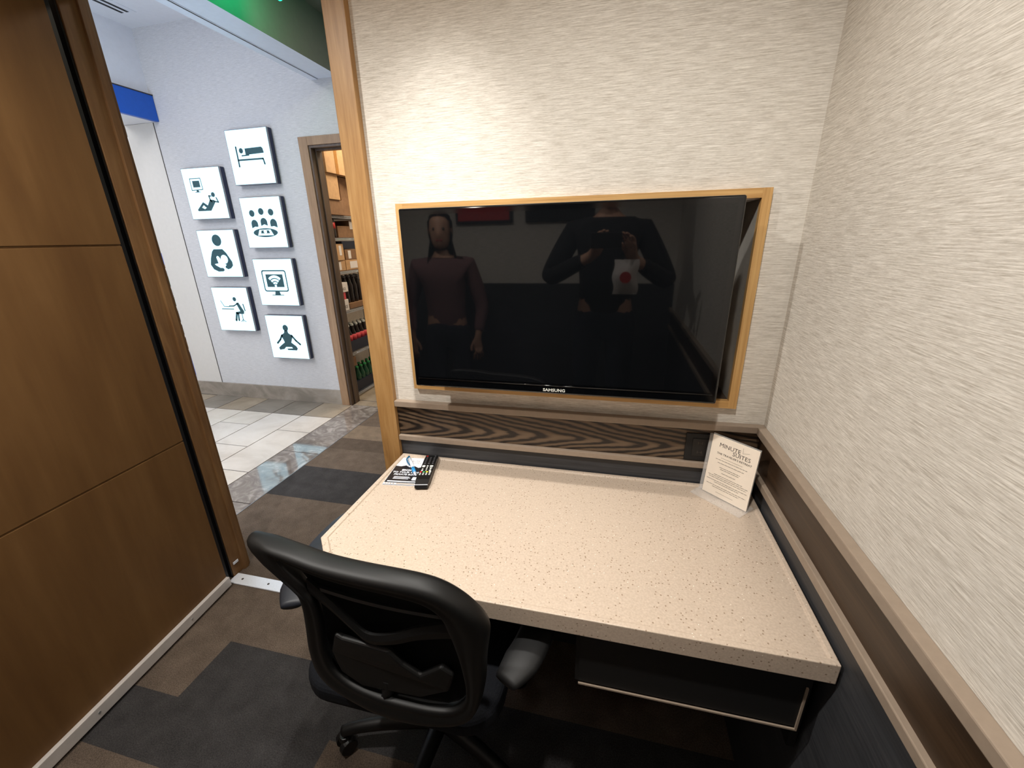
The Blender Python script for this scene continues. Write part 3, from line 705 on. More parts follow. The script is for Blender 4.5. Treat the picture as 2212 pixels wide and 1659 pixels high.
# beam between corridor and alcove
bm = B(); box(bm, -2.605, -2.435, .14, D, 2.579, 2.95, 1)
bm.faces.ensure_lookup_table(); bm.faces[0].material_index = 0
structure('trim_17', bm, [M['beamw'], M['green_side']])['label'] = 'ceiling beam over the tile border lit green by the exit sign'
structure('trim_18', bx(-2.605, -2.60, .14, D, 2.577, 2.6), M['beamw'])
structure('trim_19', bx(-2.665, -2.613, -2.3, D, 2.575, 3.05), M['beamw'])['label'] = 'narrow white edge trim of the ceiling beam'
structure('trim_20', bx(-2.613, -2.605, -2.3, D, 2.585, 3.0), M['blackm'])['label'] = 'dark reveal line in the ceiling beam'
# white panel, baseboard, seam
structure('trim_21', bx(-4.522, XF-.032, D-.002, D+.10, .14, 2.418), M['panel'])['label'] = 'white storefront return panel left of the signs'
structure('trim_22', bx(XF-.036, XF-.030, D-.003, D, .14, 2.418), M['ink'])
bm = B(); box(bm, -4.522, -2.852, D-.012, D+.10, 0, .141); structure('baseboard_far', bm, M['base_far'], bevel=.002)['label'] = 'taupe stone baseboard under the signs'
# far door casing, jambs
bm = B()
box(bm, -2.850, dx0, D-.02, D, 0, 2.217); box(bm, dx0, -1.82, D-.02, D, dz, 2.217); box(bm, dx1, -1.82, D-.02, D, 0, dz)
structure('trim_23', bm, wood('pale_brown_casing', 'z', srgb(128,98,72), srgb(150,118,88), srgb(168,136,104), .45, 40, 3), bevel=.0015)['label'] = 'light wood casing around the storeroom door opening'
bm = B()
box(bm, dx0, dx0+.018, D-.012, D+.12, 0, dz-.018); box(bm, dx0+.018, dx0+.03, D+.035, D+.075, 0, dz-.03); box(bm, dx0, dx1, D-.012, D+.12, dz-.018, dz); box(bm, dx0+.018, dx1, D+.035, D+.075, dz-.03, dz-.018); box(bm, dx1-.018, dx1, D-.012, D+.12, 0, dz-.018)
structure('trim_24', bm, M['jamb_d'] if 'jamb_d' in M else wood('dark_brown_jamb', 'z', srgb(62,48,38), srgb(84,66,52), srgb(104,84,66), .45, 40, 3), bevel=.001)['label'] = 'dark brown jamb of the storeroom opening'
# fascia
fa = empty('shop_fascia', (XF, 1.0, 2.5), 'royal blue shop fascia band high on the corridor side', 'fascia')
bm = B(); box(bm, XF-.0, XF+.035, -2.3, D-.004, 2.418, 2.60); obj('blue_face', bm, M['blue'], fa)
bm = B(); box(bm, XF-.34, XF-.001, -2.3, D-.004, 2.42, 2.60); obj('soffit', bm, M['white'], fa)
bm = B(); box(bm, XF-.01, XF+.04, -2.3, D-.004, 2.60, 2.607); obj('top_edge', bm, M['ink'], fa)
# slot diffuser in the corridor ceiling
df = empty('ceiling_diffuser', (-3.955, 1.2, 3.05), 'white two-slot air diffuser in the corridor ceiling', 'vent')
obj('face_plate', bx(-4.02, -3.885, .6, 1.825, 3.044, 3.05), M['white'], df)
for xs_ in (-3.983, -3.934): obj('slot', bx(xs_-.011, xs_+.011, .62, 1.80, 3.0425, 3.0445), M['blackm'], df)
# exit sign
ex = empty('exit_sign', (-2.2, 1.03, 2.75), 'glowing green exit sign hanging from the entrance ceiling, only its corner showing', 'exit sign')
bm = B(); FL = Flat(bm, (-2.203, .86, 2.645), (0, 1, 0), (0, 0, 1)); FL.rrect(0, 0, .345, .2, .02, h0=-.003, h1=.003); obj('lit_panel', bm, M['exit'], ex)
bm = B(); box(bm, -2.22, -2.18, .86, 1.205, 2.845, 2.9); obj('housing', bm, M['white'], ex)
bm = B(); FL = Flat(bm, (-2.199, .86, 2.645), (0, 1, 0), (0, 0, 1)); FL.text('EXIT', .172, .04, .16, h1=.0015, bold=.003); obj('lettering', bm, M['white'], ex)

# ------------------------------------------------------------------ lit pictogram signs
def sign(name_desc, x0, x1, z0, z1, draw, white=None):
    d = .057; root = empty('lit_sign', ((x0+x1)/2, D, (z0+z1)/2), name_desc, 'sign', 'illuminated pictogram signs on the grey wall')
    bm = B(); box(bm, x0, x1, D-d+.014, D-.008, z0, z1); box(bm, x0+.05, x1-.05, D-.008, D, z0+.05, z1-.05); obj('case', bm, M['navy'], root)
    bm = B(); box(bm, x0-.001, x1+.001, D-d, D-d+.014, z0-.001, z1+.001); obj('front_lip', bm, M['lip'], root)
    bm = B(); box(bm, x0+.004, x1-.004, D-d-.0015, D-d, z0+.004, z1-.004); obj('lit_face', bm, M['sign_face'], root)
    bm = B(); draw(Flat(bm, (x0, D-d-.0016, z0), (1, 0, 0), (0, 0, 1), x1-x0, z1-z0)); obj('pictogram', bm, M['picto'], root)
    if white:
        bm = B(); white(Flat(bm, (x0, D-d-.0027, z0), (1, 0, 0), (0, 0, 1), x1-x0, z1-z0)); obj('pictogram_highlight', bm, M['sign_face'], root)
def p_bed(f):
    f.stroke([(.20,.69),(.20,.34)], .032); f.stroke([(.20,.455),(.80,.455)], .03); f.stroke([(.80,.455),(.82,.36)], .032)
    f.circle(.31, .62, .048); f.poly([(.405,.655),(.80,.665),(.83,.64),(.845,.555),(.52,.545),(.405,.545)]); f.stroke([(.31,.53),(.48,.535)], .022)
def p_tv(f):
    for a, b in (((.18,.80),(.46,.80)),((.46,.80),(.47,.585)),((.47,.585),(.18,.575)),((.18,.575),(.18,.80))): f.stroke([a, b], .014)
    f.poly([(.235,.755),(.42,.755),(.42,.63),(.235,.63)]); f.poly([(.30,.575),(.35,.575),(.36,.54),(.29,.54)]); f.rect(.25,.532,.40,.542)
    f.circle(.70, .475, .048); f.stroke([(.585,.455),(.60,.37),(.63,.345)], .028); f.stroke([(.585,.455),(.64,.45)], .022); f.stroke([(.70,.345),(.80,.325),(.765,.41)], .026)
    f.poly([(.59,.385),(.70,.37),(.72,.33),(.56,.165),(.22,.165),(.20,.19),(.39,.34),(.50,.27)], [[(.33,.235),(.39,.28),(.455,.225),(.40,.2)]])
def p_meet(f):
    for cx, cy in ((.25,.69),(.485,.72),(.725,.70)): f.circle(cx, cy, .066)
    for cx, cy, b in ((.27,.545,.40),(.51,.575,.44),(.745,.55,.40)):
        f.poly([(cx+.082*math.cos(PI*i/12), (cy-.065)+.085*math.sin(PI*i/12)) for i in range(13)]+[(cx-.082, b+(.0 if cx < .7 else .02)), (cx, b+.03), (cx+.082, b+(.02 if cx < .4 else -.0))])
    f.circle(.50, .305, .305, .088, n=40)
def w_meet(f):
    f.poly([(.20,.375),(.33,.425),(.50,.442),(.67,.425),(.80,.375),(.80,.355),(.66,.39),(.50,.402),(.34,.39),(.20,.355)])
    f.poly([(.36,.365),(.64,.365),(.70,.25),(.30,.25)], [[(.405,.35),(.595,.35),(.615,.29),(.385,.29)]])
    f.circle(.50, .322, .042, .03)
def p_mom(f):
    f.circle(.50, .785, .125, .12)
    f.poly([(.36,.60),(.60,.60),(.68,.52),(.79,.33),(.79,.25),(.72,.19),(.64,.17),(.58,.20),(.57,.24),(.42,.24),(.52,.185),(.53,.15),(.49,.125),(.36,.12),(.24,.17),(.18,.27),(.22,.40),(.30,.55)])
def w_mom(f):
    f.circle(.595, .385, .095); f.poly([(.385,.43),(.42,.46),(.46,.44),(.52,.33),(.62,.265),(.55,.205),(.44,.20),(.33,.255),(.30,.285),(.41,.30)])
def p_wifi(f):
    f.poly(rr_pts(.17,.305,.80,.765,.05), [rr_pts(.195,.33,.775,.74,.035)]); f.rect(.265,.405,.705,.675)
    f.poly([(.44,.305),(.55,.305),(.57,.235),(.42,.235)]); f.rect(.34,.222,.65,.235)
def w_wifi(f):
    c = (.485, .43)
    for r0, r1 in ((.045,.085),(.105,.15),(.17,.225)):
        a = [R(45+90*i/14) for i in range(15)]
        f.poly([(c[0]+r1*math.cos(t), c[1]+r1*math.sin(t)) for t in a]+[(c[0]+r0*math.cos(t), c[1]+r0*math.sin(t)) for t in reversed(a)])
    f.circle(c[0], c[1], .028)
def p_lap(f):
    f.stroke([(.195,.695),(.265,.565),(.40,.56)], .014); f.stroke([(.185,.51),(.52,.51)], .018); f.circle(.60, .735, .048)
    f.stroke([(.415,.575),(.54,.58),(.66,.635)], .026); f.poly([(.62,.65),(.69,.66),(.80,.46),(.78,.40),(.58,.40),(.56,.44),(.69,.46)])
    f.stroke([(.58,.42),(.52,.25)], .05); f.stroke([(.62,.41),(.60,.25)], .04); f.stroke([(.81,.62),(.83,.48)], .026); f.stroke([(.72,.40),(.72,.27)], .016)
    f.stroke([(.66,.22),(.72,.27),(.79,.22)], .012); f.stroke([(.72,.27),(.72,.22)], .012)
def p_yoga(f):
    f.circle(.50, .715, .070, .072); f.poly([(.46,.66),(.54,.66),(.55,.60),(.66,.53),(.62,.46),(.585,.38),(.70,.30),(.73,.245),(.70,.20),(.46,.20),(.44,.23),(.60,.245),(.58,.275),(.42,.275),(.36,.22),(.24,.20),(.22,.25),(.30,.31),(.41,.38),(.38,.46),(.34,.54),(.44,.60)])
    f.stroke([(.37,.545),(.30,.44),(.21,.36)], .042); f.stroke([(.63,.545),(.72,.43),(.82,.345)], .042)
RX, LX = (-3.474, -3.082), (-3.994, -3.606)
sign('tall lit sign with a sleeping person in bed, topmost of the right column', *RX, 1.905, 2.298, p_bed)
sign('lit sign with reclining figure watching a screen, topmost of the left column', *LX, 1.660, 2.055, p_tv)
sign('lit sign with three people around an oval table, right column', *RX, 1.418, 1.813, p_meet, w_meet)
sign('lit sign with a parent nursing a baby, middle of the left column', *LX, 1.178, 1.573, p_mom, w_mom)
sign('lit sign with a wireless signal on a monitor, right column', *RX, .933, 1.329, p_wifi, w_wifi)
sign('lit sign with figure typing at a desk, lowest of the left column', *LX, .692, 1.088, p_lap)
sign('lit sign with cross-legged meditating figure, lowest of the right column', *RX, .447, .845, p_yoga)

# ------------------------------------------------------------------ storeroom with wire rack
structure('wall_store_room_left', bx(-3.42, -3.32, D+.12, 4.2, 0, 2.9), M['plaque'])
structure('wall_store_room_right', bx(-1.3, -1.2, D+.12, 4.2, 0, 2.9), M['plaque'])
structure('ceiling.003', bx(-3.42, -1.2, D+.12, 4.2, 2.7, 2.8), M['white'])
rk = empty('wire_shelving_rack', (-3.05, 2.7, 0), 'silver wire shelving rack stocked with boxes and bottles in the storeroom', 'shelving')
SH = (.04, .445, .846, 1.201, 1.487, 1.674)
ry0, ry1, rxa, rxb = 2.17, 3.2, -3.28, -2.82
for yy in (ry0+.012, ry1-.012):
    for xx in (rxa+.012, rxb-.012):
        bm = B(); cyl(bm, (xx, yy, 0), (xx, yy, 1.74), .012, n=12); obj('post', bm, M['steel'], rk)
for z in SH:
    bm = B()
    for zz in (z-.004, z-.022):
        for xx in (rxa, rxb): cyl(bm, (xx, ry0, zz), (xx, ry1, zz), .003, n=6)
        for yy in (ry0, ry1): cyl(bm, (rxa, yy, zz), (rxb, yy, zz), .003, n=6)
    y = ry0
    while y < ry1:
        cyl(bm, (rxb, y, z-.004), (rxb, y+.009, z-.022), .0025, n=5); cyl(bm, (rxb, y+.009, z-.022), (rxb, y+.018, z-.004), .0025, n=5); y += .018
    y = ry0+.02
    while y < ry1: cyl(bm, (rxa, y, z-.0025), (rxb, y, z-.0025), .002, n=5); y += .028
    obj('wire_shelf', bm, M['steel'], rk)
def carton(x0, x1, y0, y1, z, h, mat, label, group='boxes on the storeroom rack', tape=None, lab=None, rot=0, text=None):
    c = ((x0+x1)/2, (y0+y1)/2, z); root = empty('box', c, label, 'box', group)
    bm = B(); box(bm, x0, x1, y0, y1, z, z+h); rotz(bm, bm.verts[:], Vector(c), R(rot)); obj('carton', bm, mat, root, bevel=.002)
    if tape:
        bm = B(); ym = (y0+y1)/2; box(bm, x1-.001, x1+.0012, ym-.02, ym+.02, z, z+h); rotz(bm, bm.verts[:], Vector(c), R(rot)); obj('tape', bm, M['tape'], root)
    if lab:
        bm = B(); a, b, d_, e_ = lab; box(bm, x1, x1+.0015, y0+a*(y1-y0), y0+b*(y1-y0), z+d_*h, z+e_*h); rotz(bm, bm.verts[:], Vector(c), R(rot)); obj('label', bm, M['carton_w'], root)
    if text:
        bm = B(); FLt = Flat(bm, (x1+.0016, y0, z), (0, 1, 0), (0, 0, 1)); FLt.text(text, (y1-y0)*.5, h*.25, h*.35, h1=.0008); rotz(bm, bm.verts[:], Vector(c), R(rot)); obj('lettering', bm, M['ink'], root)
    return root
carton(-3.2, -2.80, 2.17, 2.40, 1.676, .12, M['cardboard_d'], 'low brown box on the top shelf nearest the door')
carton(-3.2, -2.79, 2.18, 2.335, 1.797, .20, M['cardboard'], 'narrow pale carton stacked second from the top of the rack')
carton(-3.2, -2.83, 2.405, 2.70, 1.676, .315, M['cardboard_d'], 'large shaded brown carton on the top shelf of the rack')
carton(-3.2, -2.78, 2.71, 3.05, 1.676, .315, M['cardboard'], 'pale carton deepest on the top shelf of the rack')
carton(-3.2, -2.77, 2.17, 2.47, 1.998, .33, M['cardboard'], 'taped pale carton at the very top left of the rack', tape=True)
carton(-3.2, -2.75, 2.475, 2.85, 1.998, .34, M['cardboard'], 'pale carton with dark mark at the very top of the rack', lab=(.3, .7, .4, .5))
carton(-3.15, -2.86, 2.33, 2.52, 1.489, .10, M['cardboard_d'], 'small dark brown box on the second shelf down')
carton(-3.15, -2.87, 2.53, 2.75, 1.489, .15, M['cardboard_d'], 'dark brown box with pale label on the second shelf down', lab=(.0, .4, .5, .95))
carton(-3.12, -2.84, 2.18, 2.34, 1.203, .09, M['cardboard'], 'low carton with crumpled label under the tilted box', lab=(.1, .6, .1, .9))
carton(-3.10, -2.84, 2.35, 2.60, 1.203, .09, M['cardboard'], 'low carton with square white label on the third shelf down', lab=(.25, .75, .15, .85))
carton(-3.08, -2.83, 2.17, 2.33, 1.295, .14, M['cardboard'], 'tilted open brown box on the third shelf down', lab=(.5, .75, .3, .9), rot=6)
carton(-3.10, -2.84, 2.36, 2.58, 1.295, .09, M['cardboard_d'], 'brown carton with upright white label on the third shelf down', lab=(.2, .4, .1, .9))
carton(-3.10, -2.86, 2.36, 2.56, 1.388, .07, M['crate'], 'dark blue box on top of the third shelf cartons')
carton(-3.05, -2.83, 2.175, 2.29, .848, .10, M['carton_w'], 'lower white carton with lettering on the fourth shelf down', text='NCE')
carton(-3.05, -2.83, 2.175, 2.31, 1.015, .085, M['carton_w'], 'upper white carton with lettering on the fourth shelf down', text='NCE')
carton(-3.05, -2.835, 2.18, 2.27, .95, .062, M['pink'], 'red sleeve between the two white cartons on the fourth shelf')
carton(-3.14, -2.85, 2.33, 2.75, .848, .05, M['cardboard_d'], 'shallow brown tray under dark bottles on the fourth shelf')
carton(-3.18, -2.84, 2.18, 3.0, .447, .10, M['crate'], 'long dark blue bottle crate on the fifth shelf')
carton(-3.18, -2.84, 2.20, 2.9, .042, .10, M['crate'], 'dark crate of green bottles on the bottom shelf')
carton(-3.02, -2.85, 2.205, 2.30, .30, .09, M['cardboard_d'], 'small brown box above the green bottles on the bottom shelf')
def bottle_proto(kind, body, capm, h=.21, r=.031, lab=None):
    root = empty('bottle', (0, 0, 0))
    bm = B(); lathe(bm, [(r*.85, 0), (r, h*.04), (r, h*.25), (r*.93, h*.35), (r, h*.45), (r, h*.62), (r*.45, h*.86), (r*.42, h*.93)], 0, 0, 14)
    obj('body', bm, body, root, smooth=True)
    bm = B(); lathe(bm, [(r*.47, h*.93), (r*.47, h*1.0), (r*.3, h*1.005)], 0, 0, 12); obj('cap', bm, capm, root)
    if lab is not None:
        bm = B(); lathe(bm, [(r*1.02, h*.36), (r*1.02, h*.6)], 0, 0, 14); obj('label_band', bm, lab, root, smooth=True)
    return root
used = {}
def bottles(key, proto, spots, label, group):
    for i, (x, y, z) in enumerate(spots):
        o = proto if i == 0 else copy_tree(proto)
        o.location = (x, y, z); tag(o, label, 'bottle', group)
rowy = lambda a, n, s_: [a+s_*i for i in range(n)]
bottles('a', bottle_proto('a', M['bottle_d'], M['red'], lab=M['red']), [(-2.87, 2.20, 1.489), (-2.87, 2.265, 1.489)], 'red-capped dark bottle on the second shelf down by the door jamb', 'red bottles on the second shelf')
bottles('b', bottle_proto('b', M['bottle_d'], M['btn_grey'], h=.25), [(x, y, .900) for x in (-2.9, -2.97) for y in rowy(2.37, 5, .07)], 'dark bottle standing in the shallow tray on the fourth shelf', 'dark bottles in the tray on the fourth shelf')
bottles('c', bottle_proto('c', M['bottle_d'], M['btn'], h=.24, lab=M['pink']), [(x, y, .460) for x in (-2.88, -2.95) for y in rowy(2.22, 9, .068)], 'white-capped cola bottle with pink label in the fifth shelf crate', 'cola bottles in the dark blue crate')
bottles('d', bottle_proto('d', M['bottle_g'], M['green'], h=.22), [(x, y, .055) for x in (-2.875, -2.945) for y in rowy(2.33, 7, .07)], 'green bottle standing in the crate on the bottom shelf', 'green bottles in the bottom crate')
bottles('e', bottle_proto('e', M['bottle_c'], M['btn'], h=.12, r=.024), [(-2.885, 2.23, .391), (-2.885, 2.28, .391)], 'short clear bottle on the small brown box below the fifth shelf', 'short clear bottles on the small brown box')
[o for o in ()]

# ------------------------------------------------------------------ glimpse of the shop
gd = empty('shop_shelf_unit', (-5.4, 2.75, 0), 'white shop shelf unit glimpsed between the door jamb and white panel', 'shelving')
obj('back_panel', bx(-6.6, -4.62, 2.95, 3.0, 0, 2.6), M['white'], gd)
obj('base_deck', bx(-6.6, -4.62, 2.52, 2.95, 0, .14), M['blue'], gd)
SZ = (.30, .47, .62, .80, 1.02, 1.22)
for z in SZ: obj('shelf', bx(-6.6, -4.62, 2.55, 2.95, z-.025, z), M['carton_w'], gd)
obj('header_board', bx(-6.6, -4.62, 2.56, 2.58, 1.26, 1.38), M['blue'], gd)
obj('upper_board', bx(-6.6, -4.62, 2.56, 2.58, 1.385, 2.45), M['panel'], gd)
proto = None; random.seed(11)
cols = [M['ink'], M['card_dark'], M['bottle_g'], M['cardboard_d']]
for k, z in enumerate(SZ):
    for i in range(6):
        x = -4.85-.13*i-.1*k*.3
        bm = B(); box(bm, x-.05, x+.05, 2.58, 2.72, z+.0005, z+.10); c_ = (x, 2.65, z)
        obj('packet', bm, cols[(k+i) % 4], loc=c_, label='small dark packet on the shop shelves beyond the white panel', cat='packet', group='packets on the shop shelves')

# ------------------------------------------------------------------ framed pictures and the two people behind the camera (seen only in the dark screen)
for x0_, x1_, m_, lb in ((-1.62,-1.18,M['red'],'red framed picture on the rear wall, mirrored in the television screen'), (-1.08,-.58,M['card_dark'],'dark framed picture on the rear wall, mirrored in the television screen')):
    pc = empty('framed_picture', ((x0_+x1_)/2, -2.3, 1.85), lb, 'picture')
    bm = B(); box(bm, x0_, x1_, -2.3, -2.27, 1.56, 2.14); obj('frame', bm, M['blackm'], pc, bevel=.003)
    bm = B(); box(bm, x0_+.02, x1_-.02, -2.27, -2.268, 1.58, 2.12); obj('print', bm, m_, pc)
M['skin'] = plain('skin', (196,150,124), .55, var=.05); M['hair'] = plain('dark_hair', (30,22,18), .6, var=.2, sc_=200)
M['top_black'] = plain('black_sweater', (20,20,23), .9, var=.15, sc_=200); M['jeans'] = plain('dark_jeans', (34,38,50), .9, var=.15, sc_=150); M['top_mauve'] = plain('dusky_pink_top', (120,86,88), .9, var=.1, sc_=150)
def skinned(name, verts, edges, rad, mat, parent, sub=2):
    off = root_org(parent); me = bpy.data.meshes.new(name); me.from_pydata([Vector(v)-off for v in verts], edges, [])
    me.materials.append(mat); o = bpy.data.objects.new(name, me); COL.objects.link(o); o.parent = parent
    k = o.modifiers.new('skin', 'SKIN'); k.use_smooth_shade = True
    if not me.skin_vertices: me.skin_vertices.new()
    sv = me.skin_vertices[0].data
    for i, r_ in enumerate(rad):
        r_ = r_ if isinstance(r_, tuple) else (r_, r_); sv[i].radius = r_; sv[i].use_root = (i == 0)
    m = o.modifiers.new('s', 'SUBSURF'); m.levels = m.render_levels = sub
    return o
def chain(pts): return [tuple(p) for p in pts]
def head(bm, c, face, sc_=1.):
    """a head with brow, nose, mouth, ears; face = unit vector it looks along"""
    c = Vector(c); f = Vector(face).normalized(); sd = f.cross(Vector((0, 0, 1))).normalized(); u = Vector((0, 0, 1))
    prof = [(-.125,.030,.040,.018),(-.112,.048,.058,.018),(-.09,.060,.074,.012),(-.06,.068,.084,.006),(-.03,.073,.090,.002),(0,.076,.094,0),(.03,.077,.097,-.002),(.06,.075,.096,-.004),(.085,.066,.086,-.008),(.105,.048,.064,-.012),(.118,.022,.03,-.014)]
    n = 28; rings = []
    for z, rx, ry, sh in prof:
        rg = []
        for i in range(n):
            a = 2*PI*i/n; ca, sa = math.cos(a), math.sin(a); fw = ry*ca+sh; sdw = rx*sa
            if ca > .75: 
                k = (ca-.75)/.25
                if -.045 < z < .005: fw += .022*k**3*(1 if z < -.02 else .6)
                if abs(z-.012) < .02: fw -= .006*(1-k)
                if -.085 < z < -.055: fw += .006*k
            rg.append(bm.verts.new(c+f*fw*sc_+sd*sdw*sc_+u*z*sc_))
        rings.append(rg)
    for a, b in zip(rings, rings[1:]):
        for i in range(n): bm.faces.new((a[i], a[(i+1) % n], b[(i+1) % n], b[i]))
    bm.faces.new(rings[0]); bm.faces.new(rings[-1])
    return f, sd
def person(base, face, H, arms, skin_top, label, long_hair=False):
    """base = floor point, face = heading, H = height; arms = for each side (elbow, wrist, hand-direction)"""
    b = Vector(base); f = Vector((face[0], face[1], 0)).normalized(); sd = f.cross(Vector((0, 0, 1))); k = H/1.8
    root = empty('person', tuple(b), label, 'person')
    Pt = lambda s_, fw, z: b+sd*s_*k+f*fw*k+Vector((0, 0, z*k))
    V = [Pt(0,0,.98), Pt(0,.0,1.12), Pt(0,.0,1.28), Pt(0,-.01,1.42), Pt(0,0,1.50), Pt(0,.015,1.56)]
    E = [(0,1),(1,2),(2,3),(3,4),(4,5)]; Rd = [(.15*k,.11*k),(.14*k,.10*k),(.155*k,.11*k),(.15*k,.10*k),(.07*k,.07*k),(.055*k,.058*k)]
    for sg_ in (-1, 1):
        i0 = len(V); V += [Pt(sg_*.095,0,.90), Pt(sg_*.10,.012,.50), Pt(sg_*.105,-.01,.10), Pt(sg_*.108,.10,.035)]
        Rd += [.088*k, .058*k, .042*k, (.038*k,.03*k)]; E += [(0,i0),(i0,i0+1),(i0+1,i0+2),(i0+2,i0+3)]
    for sg_, (el, wr, hd) in zip((-1, 1), arms):
        i0 = len(V); el, wr, hd = Vector(el), Vector(wr), Vector(hd).normalized()
        V += [Pt(sg_*.185,0,1.43), el, wr, wr+hd*.045, wr+hd*.085]; Rd += [.062*k, .043*k, (.028*k,.024*k), (.036*k,.017*k), (.036*k,.014*k)]
        E += [(3,i0),(i0,i0+1),(i0+1,i0+2),(i0+2,i0+3),(i0+3,i0+4)]
        side = hd.cross(Vector((0, 0, 1))).normalized(); nr = side.cross(hd)
        for j, (o_, L_) in enumerate(((-.028,.066),(-.010,.074),(.010,.070),(.028,.055))):
            q = wr+hd*.085+side*o_; i1 = len(V); V += [q+hd*L_*.4, q+hd*L_*.75-nr*.012, q+hd*L_-nr*.03]; Rd += [.0085,.008,.007]; E += [(i0+4,i1),(i1,i1+1),(i1+1,i1+2)]
        q = wr+hd*.03-side*sg_*.032; i1 = len(V); V += [q, q+hd*.035-side*sg_*.015, q+hd*.06-side*sg_*.015]; Rd += [.012,.010,.008]; E += [(i0+3,i1),(i1,i1+1),(i1+1,i1+2)]
    body = skinned('body', V, E, Rd, M['skin'], root)
    bm = B(); hc = Pt(0,.03,1.675); hf, hs = head(bm, hc, f, k); obj('head', bm, M['skin'], body, smooth=True, sub=1)
    for sg_ in (-1, 1):
        bm = B(); bmesh.ops.create_uvsphere(bm, u_segments=12, v_segments=8, radius=.011*k); bmesh.ops.translate(bm, verts=bm.verts[:], vec=hc+hf*.083*k+hs*sg_*.032*k+Vector((0,0,.008*k))); obj('eye', bm, M['ink'], body, smooth=True)
        bm = B(); cyl(bm, hc+hs*sg_*.070*k, hc+hs*sg_*.086*k, .026*k, .030*k, n=14); obj('ear', bm, M['skin'], body, bevel=.004)
    bm = B(); cyl(bm, hc+hf*.088*k-hs*.022*k+Vector((0,0,-.066*k)), hc+hf*.088*k+hs*.022*k+Vector((0,0,-.066*k)), .006*k, n=10); obj('mouth', bm, M['pink'], body, smooth=True)
    # hair: cap, and for the second person a fall over the shoulders
    bm = B(); n = 26; rings = []
    prof = [(.128,.01),(.118,.045),(.095,.072),(.06,.086),(.02,.088),(-.03,.086),(-.07,.080)]+([(-.14,.095),(-.22,.11),(-.30,.10)] if long_hair else [])
    for z, r_ in prof:
        rg = []
        for i in range(n):
            a = R(62)+(2*PI-R(124))*i/(n-1) if z < .07 else 2*PI*i/(n-1)*.999
            rg.append(bm.verts.new(hc+(hf*math.cos(a)*r_*1.18+hs*math.sin(a)*r_)*k+Vector((0,0,z*k))-hf*.008*k))
        rings.append(rg)
    for a_, b_ in zip(rings, rings[1:]):
        for i in range(n-1): bm.faces.new((a_[i], a_[i+1], b_[i+1], b_[i]))
    bmesh.ops.solidify(bm, geom=bm.faces[:], thickness=.008); obj('hair', bm, M['hair'], body, smooth=True)
    # clothing: the same bones, a little fatter
    n4 = 5; cv = [V[0]-Vector((0,0,.08*k))]+V[1:4]+[V[4]]; ce = [(0,1),(1,2),(2,3),(3,4)]; cr_ = [(.165*k,.125*k),(.155*k,.115*k),(.17*k,.125*k),(.165*k,.115*k),(.082*k,.082*k)]
    ai = 14
    for t_ in (0, 1):
        i0 = 14+t_*(5+12+3); j0 = len(cv); cv += [V[i0], V[i0+1], V[i0+1].lerp(V[i0+2], .85)]; cr_ += [.075*k,.055*k,.040*k]; ce += [(3,j0),(j0,j0+1),(j0+1,j0+2)]
    skinned('sweater', cv, ce, cr_, skin_top, body)
    cv = [V[0]+Vector((0,0,.09*k)), V[0]]; cr_ = [(.156*k,.112*k),(.164*k,.122*k)]; ce = [(0,1)]
    for t_ in (0, 1):
        i0 = 6+t_*4; j0 = len(cv); cv += [V[i0], V[i0+1], V[i0+2]+Vector((0,0,.0))]; cr_ += [.10*k,.07*k,.055*k]; ce += [(1,j0),(j0,j0+1),(j0+1,j0+2)]
    skinned('trousers', cv, ce, cr_, M['jeans'], body)
    for sg_ in (-1, 1):
        bm = B(); c_ = Pt(sg_*.107,.045,.0); prism(bm, [tuple((c_+sd*x*k+f*y*k).xy) for x, y in ((-.045,-.11),(.045,-.11),(.05,.06),(.035,.14),(-.035,.14),(-.05,.06))], .0, .085*k); obj('shoe', bm, M['blackm'], body, bevel=.02, seg=3)
    return root
cx_, cy_, cz_ = CAM['loc']
person((-.47, -1.62, 0), (0, 1), 1.86, (((-.80,-1.52,1.22), (-.535,-1.345,1.36), (.30,.42,.8)), ((-.13,-1.52,1.20), (-.335,-1.325,1.34), (-.25,.38,.85))), M['top_black'], 'person in a black sweater holding up a phone, mirrored in the television')
person((-1.52, -1.72, 0), (.25, 1), 1.62, (((-1.78,-1.70,1.02), (-1.74,-1.62,.82), (.05,.1,-1)), ((-1.28,-1.78,1.02), (-1.30,-1.70,.82), (.05,.1,-1))), M['top_mauve'], 'person with long dark hair standing left, mirrored in the television', True)
ph = empty('phone', (cx_, cy_-.02, cz_), 'black phone held up in front of the dark sweater, mirrored in the television', 'phone')
bm = B(); box(bm, cx_-.115, cx_+.03, cy_-.024, cy_-.016, cz_-.055, cz_+.018); obj('body', bm, M['blackm'], ph, bevel=.003)
bm = B(); box(bm, cx_-.112, cx_+.027, cy_-.0245, cy_-.024, cz_-.052, cz_+.015); obj('display', bm, M['gloss'], ph)
bg = empty('paper_bag', (-.37, -1.26, 1.25), 'small white bag with red mark held below the phone, mirrored in the television', 'bag')
bm = B(); g = []
for i in range(9):
    for j in range(7):
        u_, v_ = j/6, i/8; th_ = math.sin(PI*u_)*math.sin(PI*v_)*.022
        g.append((u_, v_, th_))
fr_ = [bm.verts.new((-.43+u_*.12+.006*math.sin(9*v_), -1.285+t+.004*math.sin(13*u_+7*v_), 1.17+v_*.17)) for u_, v_, t in g]
bk_ = [bm.verts.new((-.43+u_*.12+.006*math.sin(9*v_), -1.286-t, 1.17+v_*.17)) for u_, v_, t in g]
for i in range(8):
    for j in range(6):
        a_ = i*7+j
        for vv in (fr_, bk_): bm.faces.new((vv[a_], vv[a_+1], vv[a_+8], vv[a_+7]))
obj('pouch', bm, M['carton_w'], bg, smooth=True)
